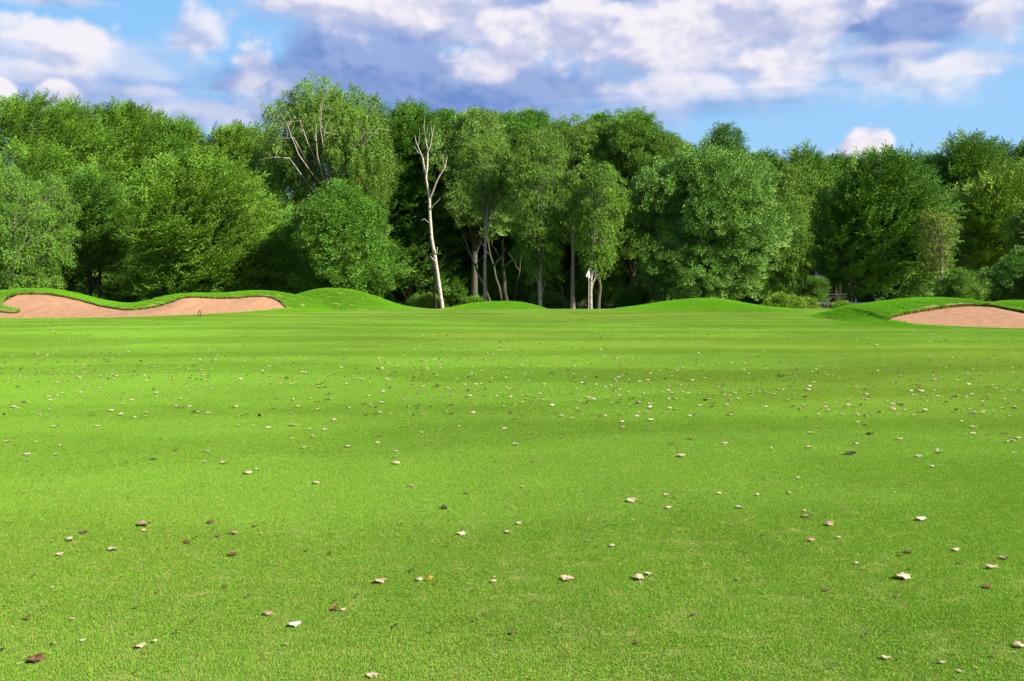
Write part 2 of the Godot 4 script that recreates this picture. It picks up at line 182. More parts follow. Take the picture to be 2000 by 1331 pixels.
func ridge_rise(r: Dictionary, x: float, d: float) -> float:
	var x1: float = r.x0 + r.step * (r.crest.size() - 1)
	if x <= r.x0 or x >= x1 or d < 28.0 or d > 66.0:
		return 0.0
	var ends := smoothstep(r.x0, r.x0 + 1.2, x) * smoothstep(x1, x1 - 1.2, x)
	var df := curve_at(r.front, r, x)
	var dl := maxf(curve_at(r.lip, r, x), df)
	var dc := maxf(curve_at(r.crest, r, x), dl + 0.3)
	var hf := maxf(0.0, curve_at(r.front_h, r, x) - level(df))
	var hc := maxf(0.0, curve_at(r.crest_h, r, x) - level(dc))
	var hl := clampf(curve_at(r.lip_h, r, x) - level(dl) + 0.10 * smoothstep(0.05, 0.6, dl - df), 0.0, hc) if dl > df + 0.02 else hf
	var h := 0.0
	if d < df:
		h = hf * smoothstep(df - 3.5, df, d)
	elif d < dl:
		var t := (d - df) / (dl - df)
		h = lerpf(hf, hl, pow(t, 1.25))
	elif d < dc:
		var t := (d - dl) / (dc - dl)
		if dl > df + 0.3:
			h = lerpf(hl, hc, sin(t * PI / 2))
		else:
			h = lerpf(hl, hc, lerpf(smoothstep(0.0, 1.0, t), sin(t * PI / 2), 0.45))
	else:
		h = hc * (1.0 - smoothstep(0.0, 1.0, (d - dc) / r.back))
	return h * ends

func rise(x: float, d: float) -> float:
	var s := 0.0
	for r in ridges:
		var h := ridge_rise(r, x, d)
		if h > 0.0:
			s += pow(h, 5.0)
	return pow(s, 0.2) if s > 0.0 else 0.0

const TONGUE := [Vector2(-27.5, 47.3), Vector2(-23.6, 46.0), Vector2(-22.9, 45.75)]   # the tongue of turf that reaches into the long bunker

func tongue(x: float, d: float) -> float:     # metres from the edge of the tongue, positive outside
	if x < -28.5 or x > -21.0 or d < 43.0 or d > 50.0:
		return 9.0
	var p := Vector2(x, d)
	var best := 9.0
	for i in 2:
		var q := Geometry2D.get_closest_point_to_segment(p, TONGUE[i], TONGUE[i + 1])
		best = minf(best, p.distance_to(q) - lerpf(0.62, 0.22, clampf((q.x + 27.5) / 4.6, 0.0, 1.0)))
	return best

func height(x: float, d: float) -> float:
	var h := level(d) + rise(x, d)
	var k := tongue(x, d)
	if k < 0.1:
		h += 0.15 * smoothstep(0.1, -0.3, k)
	if d < 60.0 and d > -20.0 and absf(x) < 60.0:
		h += 0.012 * noise.get_noise_2d(x * 5.0, d * 7.0) + 0.006 * noise.get_noise_2d(x * 1.6 + 400.0, d * 2.2)
	return h

func normal_at(x: float, d: float) -> Vector3:
	var e := 0.15
	return Vector3(height(x - e, d) - height(x + e, d), 2.0 * e, height(x, d + e) - height(x, d - e)).normalized()

func in_bunker(x: float, d: float) -> float:   # metres inside the edge of the nearest bunker, negative outside
	var best := -9.0
	for r in [ridges[0], ridges[1]]:
		var x1: float = r.x0 + r.step * (r.crest.size() - 1)
		if x <= r.x0 or x >= x1 or d < 32.0 or d > 56.0:
			continue
		var df := curve_at(r.front, r, x)
		var dl := curve_at(r.lip, r, x)
		var wob := 0.07 * noise.get_noise_2d(x * 30.0, d * 30.0)
		best = maxf(best, minf(d - df, dl - d) + wob if dl > df + 0.02 else -absf(d - df) - 0.05)
	return minf(best, tongue(x, d))

func axis(parts: Array) -> PackedFloat32Array:   # grid lines from [from, to, spacing] runs
	var a := PackedFloat32Array()
	for p in parts:
		var n := maxi(1, int(round((p[1] - p[0]) / p[2])))
		for i in n:
			a.append(lerpf(p[0], p[1], float(i) / n))
	a.append(parts[-1][1])
	return a

func build_ground() -> void:
	var xs := axis([[-3000, -300, 450], [-300, -60, 40], [-60, -38, 2], [-38, 34, 0.2], [34, 60, 2], [60, 300, 40], [300, 3000, 450]])
	var ds := axis([[-3000, -200, 700], [-200, -20, 45], [-20, 2, 1.6], [2, 33, 0.3], [33, 62, 0.2], [62, 70, 0.8], [70, 140, 7], [140, 3000, 400]])
	var nx := xs.size()
	var nd := ds.size()
	var v := PackedVector3Array()
	var f := PackedFloat32Array()
	v.resize(nx * nd)
	f.resize(nx * nd)
	for j in nd:
		for i in nx:
			v[j * nx + i] = Vector3(xs[i], height(xs[i], ds[j]), -ds[j])
			f[j * nx + i] = in_bunker(xs[i], ds[j])
	var st := begin()
	var lip := begin()
	st.set_smooth_group(0)
	for j in nd - 1:
		for i in nx - 1:
			var a := j * nx + i
			for t in [[a, a + nx, a + 1], [a + 1, a + nx, a + nx + 1]]:
				var keep := []
				var cut := []
				for k in 3:
					var p: int = t[k]
					var q: int = t[(k + 1) % 3]
					if f[p] <= 0.0:
						keep.append(v[p])
					if (f[p] <= 0.0) != (f[q] <= 0.0):
						var w := f[p] / (f[p] - f[q])
						var c := v[p].lerp(v[q], w)
						keep.append(c)
						cut.append(c)
				for k in range(1, keep.size() - 1):
					st.add_vertex(keep[0])
					st.add_vertex(keep[k])
					st.add_vertex(keep[k + 1])
				if cut.size() == 2:
					edge_points.append([cut[0], cut[1]])
					var down := Vector3(0, -0.26, 0)
					for q in [cut[0], cut[1], cut[0] + down, cut[0] + down, cut[1], cut[1] + down]:
						lip.add_vertex(q)
	st.index()
	st.generate_normals()
	var g := part("ground", st.commit(), M.soil, self)
	tag(g, "", "", "", "structure")
	lip.generate_normals()
	var l := part("bunker_edge", lip.commit(), M.lip_soil, self)
	tag(l, "", "", "", "structure")
	# sand, a little below the turf; deeper under the back lip
	for b in 2:
		var r: Dictionary = ridges[b]
		var sx := axis([[-28, -10, 0.12]]) if b == 0 else axis([[13.5, 23, 0.12]])
		var sd := axis([[42, 56, 0.12]]) if b == 0 else axis([[33, 43, 0.12]])
		var ss := begin()
		ss.set_smooth_group(0)
		var pts := {}
		for j in sd.size():
			for i in sx.size():
				var k := in_bunker(sx[i], sd[j])
				var h := 0.0
				if k > -0.3:
					var df := curve_at(r.front, r, sx[i])
					var dl := curve_at(r.lip, r, sx[i])
					var t := clampf((sd[j] - df) / maxf(dl - df, 0.1), 0.0, 1.0)
					h = level(sd[j]) + rise(sx[i], sd[j]) - lerpf(0.03, 0.10, t * t)
					h += 0.035 * noise.get_noise_2d(sx[i] * 14.0 + 90.0, sd[j] * 14.0) + 0.014 * noise.get_noise_2d(sx[i] * 45.0, sd[j] * 45.0 + 70.0) * smoothstep(0.0, 0.5, k)
					h += 0.004 * sin((sx[i] * 0.8 + sd[j] * 0.6) * 11.0 + 5.0 * noise.get_noise_2d(sx[i] * 12.0, sd[j] * 12.0)) * smoothstep(0.0, 0.6, k)
				pts[j * 1000 + i] = [Vector3(sx[i], h, -sd[j]), k]
		for j in sd.size() - 1:
			for i in sx.size() - 1:
				var q := [pts[j * 1000 + i], pts[(j + 1) * 1000 + i], pts[j * 1000 + i + 1], pts[(j + 1) * 1000 + i + 1]]
				if q[0][1] > -0.3 and q[1][1] > -0.3 and q[2][1] > -0.3 and q[3][1] > -0.3:
					for k in [0, 1, 2, 2, 1, 3]:
						ss.add_vertex(q[k][0])
		ss.index()
		ss.generate_normals()
		var s := part("bunker_sand", ss.commit(), M.sand, self)
		tag(s, ["smooth pinkish sand of the long two-lobed bunker", "raked pinkish sand of the short bunker"][b], "", "", "structure")

var edge_points := []

# ------------------------------------------------------------------ turf
func turf_patch(blades: int, size: float, tall: float, wide: float, seed_: int, straw: float, laid := 0.0) -> ArrayMesh:
	var r := RandomNumberGenerator.new()
	r.seed = seed_
	var v := PackedVector3Array()
	var n := PackedVector3Array()
	var c := PackedColorArray()
	for i in blades:
		var p := Vector3(r.randf_range(-0.5, 0.5) * size, -0.002, r.randf_range(-0.5, 0.5) * size)
		var a := r.randf() * TAU
		var lean := Vector3(cos(a), 0, sin(a)) * tall * r.randf_range(0.1, 0.9) + Vector3(0, 0, tall * laid)
		var h := tall * r.randf_range(0.55, 1.15)
		var w := a + r.randf_range(0.8, 2.3)
		var side := Vector3(cos(w), 0, sin(w)) * wide * r.randf_range(0.7, 1.3)
		var mid := p + lean * 0.35 + Vector3(0, h * 0.65, 0)
		var tip := p + lean + Vector3(0, h, 0)
		var col := Color(0.108, 0.262, 0.020).lerp(Color(0.180, 0.312, 0.038), r.randf())
		col = col.lerp(Color(0.065, 0.205, 0.014), r.randf() * r.randf())
		if r.randf() < straw:
			col = Color(0.30, 0.29, 0.09)
		for q in [p - side, mid + side * 0.8, p + side, p - side, mid - side * 0.8, mid + side * 0.8, mid - side * 0.8, tip, mid + side * 0.8]:
			v.append(q)
			c.append(col)
	return mesh_of(v, n, c)

func build_turf() -> void:
	var fair := []
	var rough := []
	var green := []
	for k in 4:
		fair.append(turf_patch(4600, 0.50, 0.0085, 0.0013, 11 + k, 0.07, 0.22))
		rough.append(turf_patch(1900, 0.50, 0.035, 0.0022, 31 + k, 0.02))
		green.append(turf_patch(3000, 0.50, 0.008, 0.0018, 51 + k, 0.02, 0.2))
	var sets := {}
	rng.seed = 5
	var cell := 0.27
	var d := 2.6
	while d < 64.0:
		var half := d * 0.535 + 3.0
		var nx := int(half / cell)
		for i in range(-nx, nx + 1):
			var x := i * cell + rng.randf_range(-0.06, 0.06)
			var dd := d + rng.randf_range(-0.06, 0.06)
			var up := rise(x, dd) if dd > 28.0 else 0.0
			var k := in_bunker(x, dd) if dd > 30.0 else -9.0
			if k > -0.17:
				continue
			if dd > 56.5 and up < 0.02 and rng.randf() < 0.5:
				continue
			var collar := smoothstep(0.03, 0.09, up + 0.03 * noise.get_noise_2d(x * 12.0, dd * 12.0)) + smoothstep(-0.9, -0.55, k)
			var e := Vector2((x - 2.5) / 12.5, (dd - 50.0) / 8.2).length() + 0.05 * noise.get_noise_2d(x * 3.0, dd * 3.0)
			var kind := "rough" if collar > 0.5 else ("green" if e < 1.0 else "fairway")
			var where := height(x, dd)
			var nrm := normal_at(x, dd)
			var b := Basis.IDENTITY
			# each run of the mower lays the blades over the other way
			var run := 0.0 if sin(dd * 1.5 + 14.0 * noise.get_noise_2d(x * 1.5, dd * 4.0)) > 0.0 else PI
			b = frame_for(Vector3(0, 0, 1), nrm).rotated(nrm, (rng.randf() * TAU) if kind == "rough" else run + rng.randf_range(-0.7, 0.7))
			# dry and lush patches
			var dry := noise.get_noise_2d(x * 4.0 + 50.0, dd * 4.0)
			var lush := noise.get_noise_2d(x * 11.0, dd * 11.0 + 300.0)
			var tint := Color(1, 1, 1).lerp(Color(1.22, 0.98, 1.15), clampf(dry * 1.6, 0.0, 1.0))
			tint *= 1.0 + 0.24 * lush + rng.randf_range(-0.06, 0.06)
			if kind == "rough":
				tint *= Color(0.80, 1.08, 0.40)
			elif kind == "green":
				tint *= Color(1.02, 0.92, 1.15)
			tint.a = 1.0
			var key := "%s_%d" % [kind, rng.randi() % 4]
			if not sets.has(key):
				sets[key] = [[], PackedColorArray()]
			sets[key][0].append(Transform3D(b, Vector3(x, where + 0.003, -dd)))
			sets[key][1].append(tint)
		d += cell
	var holders := {}
	for kind in ["fairway", "rough", "green"]:
		var o := Node3D.new()
		o.name = {"fairway": "fairway_grass", "rough": "mound_grass", "green": "putting_green_grass"}[kind]
		add_child(o)
		tag(o, {"fairway": "close mown yellow-green grass of the fairway", "rough": "longer vivid green grass on the mounds and round the bunkers", "green": "very short pale grass of the putting green below the mounds"}[kind], "grass", "", "stuff")
		for k in 4:
			var key := "%s_%d" % [kind, k]
			if sets.has(key):
				var meshes: Array = {"fairway": fair, "rough": rough, "green": green}[kind]
				var c := scatter("turf", meshes[k], M.grass, sets[key][0], sets[key][1], o)
				tag(c, "", "", "", "stuff")
	# ragged grass hanging over the bunker edges
	var places := []
	var tints := PackedColorArray()
	var fringe := turf_patch(70, 0.16, 0.05, 0.003, 77, 0.16)
	for s in edge_points:
		for k in 2:
			var p: Vector3 = s[0].lerp(s[1], rng.randf())
			var nrm := normal_at(p.x, -p.z)
			var b := frame_for(Vector3(cos(p.x * 9.0), 0, sin(p.z * 7.0 + 0.3)), nrm)
			var sc := rng.randf_range(0.45, 1.1)
			places.append(Transform3D(Basis(b.x, nrm, b.x.cross(nrm)).scaled(Vector3.ONE * sc), p - nrm * 0.015))
			tints.append(Color(0.55, 0.72, 0.4) * rng.randf_range(0.7, 1.15))
	var fr := scatter("bunker_fringe_grass", fringe, M.grass, places, tints, self)
	tag(fr, "ragged longer grass fringing the edges of both bunkers", "grass", "", "stuff")

# ------------------------------------------------------------------ foliage
func add_leaf(v: PackedVector3Array, n: PackedVector3Array, c: PackedColorArray, p: Vector3, along: Vector3, up: Vector3, long: float, wide: float, col: Color) -> void:
	var z := along.normalized()
	var x := up.cross(z).normalized()
	var y := z.cross(x)
	var tip := p + z * long
	var l := p + z * long * 0.45 - x * wide * 0.5 + y * wide * 0.12
	var r := p + z * long * 0.45 + x * wide * 0.5 + y * wide * 0.12
	for q in [p, tip, l, p, r, tip]:
		v.append(q)
		c.append(col)

func spray(kind: String, seed_: int) -> ArrayMesh:
	var r := RandomNumberGenerator.new()
	r.seed = seed_
	var v := PackedVector3Array()
	var n := PackedVector3Array()
	var c := PackedColorArray()
	var shade := func(): return Color(0.064, 0.140, 0.019).lerp(Color(0.155, 0.232, 0.031), r.randf() * r.randf() * 1.2) * r.randf_range(0.75, 1.2)
	var jit := func(a: float): return Vector3(r.randf_range(-a, a), r.randf_range(-a, a), r.randf_range(-a, a))
	if kind == "beech":
		# a flat fan: one twig with side twigs, leaves in two rows along each
		var twigs := [[Vector3.ZERO, Vector3(0, 0.05, 1), 1.05]]
		for k in 7:
			var t := 0.15 + 0.13 * k
			var s := 1.0 if k % 2 else -1.0
			twigs.append([Vector3(0, 0.05 * t, t * 1.15), Vector3(s * r.randf_range(0.6, 1.1), r.randf_range(-0.35, 0.5), 0.75), 0.58 - 0.045 * k])
		for t in twigs:
			var q: Vector3 = t[1].normalized()
			var steps := int(t[2] / 0.075)
			for i in steps:
				var s: float = float(i + 1) / steps
				var p: Vector3 = t[0] + q * t[2] * s + jit.call(0.02)
				p.y -= 0.04 * p.z * p.z
				for side in [-1.0, 1.0]:
					var across: Vector3 = q.cross(Vector3.UP).normalized() * side
					add_leaf(v, n, c, p, (q * 0.7 + across + jit.call(0.5)), Vector3.UP + jit.call(0.7), r.randf_range(0.08, 0.12), r.randf_range(0.06, 0.085), shade.call())
	elif kind == "weeping" or kind == "birch":
		# strands of small leaves hanging from a short twig
		var strands := 7
		for k in strands:
			var a := r.randf() * TAU
			var root := Vector3(cos(a) * 0.28, 0.1, sin(a) * 0.28 + 0.25) * r.randf_range(0.3, 1.0)
			var drop := r.randf_range(0.35, 0.8) if kind == "weeping" else r.randf_range(0.2, 0.5)
			var swing := Vector3(r.randf_range(-0.25, 0.35), 0, r.randf_range(-0.1, 0.35))
			var count := int(drop / 0.05) + 4
			for i in count:
				var s := float(i) / count
				var p: Vector3 = root + swing * s + Vector3(0, -drop * s * s - 0.1 * s + 0.05, 0) + jit.call(0.05)
				add_leaf(v, n, c, p, Vector3(0, -0.7, 0) + jit.call(0.8), jit.call(1.0) + Vector3(0, 0.5, 0.4), r.randf_range(0.06, 0.095), r.randf_range(0.05, 0.065), shade.call())
	else:
		# a tuft of leaves round the end of a twig; "pale" shows silvery undersides here and there
		var count := 125 if kind != "loose" else 70
		for i in count:
			var dir := Vector3(r.randfn(), r.randfn() * 0.8, r.randfn()).normalized()
			var p := Vector3(0, 0, 0.3) + dir * Vector3(0.38, 0.30, 0.42) * pow(r.randf(), 0.45)
			var col: Color = shade.call()
			if kind == "pale" and r.randf() < 0.2:
				col = Color(0.19, 0.26, 0.10) * r.randf_range(0.8, 1.15)
			add_leaf(v, n, c, p, dir + jit.call(0.6) + Vector3(0, -0.15, 0.2), Vector3.UP * 0.8 + dir * 0.6 + jit.call(0.5), r.randf_range(0.07, 0.115), r.randf_range(0.05, 0.08), col)
	return mesh_of(v, n, c)

var sprays := {}
# tints of whole trees: the species' and the tree's own leaf colour
const TINTS := [Color(0.92, 1.14, 0.7), Color(1.02, 1.2, 0.72), Color(0.72, 0.98, 0.75), Color(0.90, 1.1, 0.9), Color(0.92, 1.04, 0.72), Color(0.80, 1.08, 0.66), Color(1.05, 1.22, 0.95), Color(1.0, 1.16, 0.75), Color(1.4, 1.36, 0.75), Color(1.35, 1.1, 0.9)]

func lobes_of(kind: String, h: float, base: float, half: float, r: RandomNumberGenerator) -> Array:
	# rounded masses of the crown: [centre, radius]
	var out := []
	var tall := h - base
	var size := clampf(half * 0.36, 0.5, 1.9)
	var fill := 2.2
	if kind == "weeping":
		size = half * 0.30
		fill = 2.3
	if kind == "birch":
		size = clampf(half * 0.40, 0.5, 1.15)
		fill = 2.0
	if kind == "loose":
		size = half * 0.28
		fill = 1.9
	var count := int(clampf(fill * (half * tall) / (size * size), 9, 64))
	for i in count:
		var t := (i + 0.5) / count
		var prof := 0.0
		match kind:
			"birch": prof = pow(sin(PI * pow(clampf(0.96 - t * 0.86, 0.0, 1.0), 0.8)), 0.5)
			"weeping": prof = pow(sin(PI * (0.12 + 0.88 * (1.0 - t) * 0.8)), 0.6)
			"loose": prof = sin(PI * (0.1 + 0.85 * (1.0 - t) * 0.8))
			_: prof = sqrt(maxf(0.0, 1.0 - pow(maxf(0.0, (t - 0.35) / 0.65), 3.2))) * (0.82 + 0.18 * smoothstep(0.0, 0.35, t))
		var y := base + size * 0.6 + (tall - size * 1.45) * t
		var a := i * 2.39996 + r.randf_range(-0.4, 0.4)
		var reach := maxf(0.0, half * prof * r.randf_range(0.82, 1.18) - size * 0.85) * sqrt(r.randf_range(0.45, 1.0))
		y += r.randf_range(-0.4, 0.4) * size * (1.0 - t)
		var rad := size * r.randf_range(0.6, 1.4)
		out.append([Vector3(cos(a) * reach, y, sin(a) * reach - (half * 0.22 if kind == "birch" else 0.0)), rad])
	out.append([Vector3(0, h - size * 0.8, 0), size * 0.8])
	return out

func make_tree(row: Array) -> void:
	var x: float = row[0]
	var d: float = row[1]
	var ground := level(d)
	var h: float = row[2] - ground
	if h > 7.0: h -= 0.45      # the leaves reach past the topmost limb
	var half: float = (row[4] - row[3]) / 2.0
	var shift: float = (row[4] + row[3]) / 2.0 - x
	var base: float = maxf(0.15, row[5] - ground)
	var kind: String = row[6]
	var tint: Color = TINTS[row[7]]
	var r := RandomNumberGenerator.new()
	r.seed = int(absf(x) * 100.0 + d * 7.0 + h * 13.0)
	var t := thing(row[8], Vector3(x, ground, -d), row[9], row[11] if row.size() > 11 else ("bush" if row[8] == "bush" else "tree"), row[10])
	var lobes := lobes_of(kind, h, base, half, r)
	# trunk and limbs
	var pale := kind == "birch" or kind == "weeping"
	var bark: Material = M.birch if pale and row[8] != "alder_tree" else M.bark
	var thick := clampf(h * (0.012 if pale else 0.02), 0.04, 0.34)
	var st := begin()
	var bend := Vector3(r.randf_range(-0.3, 0.3), 0, r.randf_range(-0.2, 0.2))
	var axis_pts := []
	var axis_r := []
	for i in 9:
		var s := i / 8.0
		axis_pts.append(Vector3(shift * s * s, -0.3 + (h * 0.86 + 0.3) * s, 0) + bend * sin(s * 5.0) * h * 0.03)
		axis_r.append(thick * (1.35 if i == 0 else 1.0) * (1.0 - 0.85 * s))
	tube(st, axis_pts, axis_r, 10, 0.5)
	part("trunk", st.commit(), bark, t)
	st = begin()
	for l in lobes:
		var c: Vector3 = l[0] + Vector3(shift, 0, 0)
		var s := clampf((c.y - l[1] - c.length() * 0.18) / (h * 0.86), 0.06, 0.9)
		var k := int(s * 8.0)
		var from: Vector3 = axis_pts[k].lerp(axis_pts[k + 1], s * 8.0 - k)
		var mid := from.lerp(c, 0.5) + Vector3(0, -0.08 * from.distance_to(c), 0) + Vector3(r.randf_range(-0.2, 0.2), r.randf_range(0, 0.3), r.randf_range(-0.2, 0.2))
		var w: float = thick * 0.34 * (1.0 - 0.6 * s)
		tube(st, [from, from.lerp(mid, 0.5), mid, mid.lerp(c, 0.6) + Vector3(r.randf_range(-0.15, 0.15), 0.1, 0), c + (c - mid) * 0.5], [w, w * 0.8, w * 0.6, w * 0.42, w * 0.12], 5, 0.8)
		for q in 3:
			var e: Vector3 = c + Vector3(r.randfn(), r.randf_range(-0.2, 1.0), r.randfn()).normalized() * l[1] * 0.95
			var m := mid.lerp(c, r.randf_range(0.2, 0.9))
			tube(st, [m, m.lerp(e, 0.5) + Vector3(0, 0.12, 0), e], [w * 0.4, w * 0.25, w * 0.06], 4, 0.8)
	if kind == "weeping":
		for q in 9:      # long bare limbs that arch out over the near side of the crown
			var w := r.randf_range(-0.95, 0.95)
			var y0 := h * r.randf_range(0.42, 0.62)
			var zf := half * r.randf_range(0.75, 0.98) * sqrt(1.0 - 0.6 * w * w)
			var a0 := Vector3(shift * 0.3, y0, 0)
			var p1 := Vector3(w * half * 0.25, y0 + h * 0.06, zf * 0.7)
			var p2 := Vector3(w * half * 0.5, y0 + h * r.randf_range(0.10, 0.2), zf)
			var p3 := Vector3(w * half * 0.75, y0 + h * r.randf_range(0.14, 0.26), zf * 0.98)
			var p4 := p3 + Vector3(signf(w) * half * 0.16, -h * 0.01, 0)
			tube(st, [a0, p1, p2, p3, p4], [0.09, 0.065, 0.048, 0.03, 0.01], 6, 0.6)
			for e in 2:
				var m := p2.lerp(p3, r.randf())
				tube(st, [m, m + Vector3(r.randf_range(-0.3, 0.3), 0.5, 0.1), m + Vector3(r.randf_range(-0.6, 0.6), 1.2, 0.05)], [0.03, 0.02, 0.007], 5, 0.6)
	part("limbs", st.commit(), bark, t)
	# leaves
	var places := []
	var tints := PackedColorArray()
	var wind := Vector3(0.42, 0.42, 0.0) if kind == "beech" else Vector3(0.15, 0.0, 0.0)
	var dens := 30.0
	match kind:
		"beech": dens = 29.0
		"weeping": dens = 25.0
		"birch": dens = 27.0
		"loose": dens = 16.0
	if row[7] == 9: dens = 9.0
	var scale_ := 1.0 if h > 5.0 else 0.7
	for l in lobes:
		var c: Vector3 = l[0] + Vector3(shift, 0, 0)
		var rad: float = l[1]
		var outward := Vector3(l[0].x, 0.0, l[0].z)
		outward = outward.normalized() if outward.length() > 0.2 else Vector3(0, 0.4, 0)
		var tone := r.randf_range(0.88, 1.12)
		var count := int(dens * rad * rad * 1.5 / (scale_ * scale_)) + 6
		for i in count:
			var dir := Vector3(r.randfn(), r.randfn(), r.randfn()).normalized()
			if dir.z < -0.35 and r.randf() < 0.55: continue
			if dir.dot(outward) < -0.3 and r.randf() < 0.5: continue
			if dir.y < -0.45 and kind != "weeping" and r.randf() < 0.45: continue
			var depth := 1.0 - 0.55 * pow(r.randf(), 2.2)
			if r.randf() < 0.07: depth = r.randf_range(1.0, 1.22)
			var p := c + dir * Vector3(1.0, 0.95, 1.0) * rad * depth
			if p.y < 0.1: continue
			var out := dir * 0.75 + outward * 0.35 + wind
			var up := Vector3.UP + dir * 0.35
			if pale:
				out = Vector3(dir.x + 0.1, 0.0, dir.z) + outward * 0.2
				up = Vector3.UP + dir * 0.12
			elif kind == "beech":
				out.y = out.y * 0.85 + 0.05
			var b := frame_for(out + Vector3(r.randf_range(-0.5, 0.5), r.randf_range(-0.4, 0.4), r.randf_range(-0.5, 0.5)), up + Vector3(r.randf_range(-0.5, 0.5), 0, r.randf_range(-0.2, 0.6)))
			var sc := r.randf_range(0.7, 1.2) * scale_
			places.append(Transform3D(b.scaled(Vector3(sc, sc, sc)), p - b.z * 0.4 * sc))
			var w := tone * r.randf_range(0.74, 1.26)
			tints.append(Color(tint.r * w * r.randf_range(0.93, 1.09), tint.g * w, tint.b * w, 1.0))
	var shape: String = kind
	var crown := scatter("crown", sprays[shape], M.leaf, places, tints, t)
	tag(crown, "", "", "", "stuff")

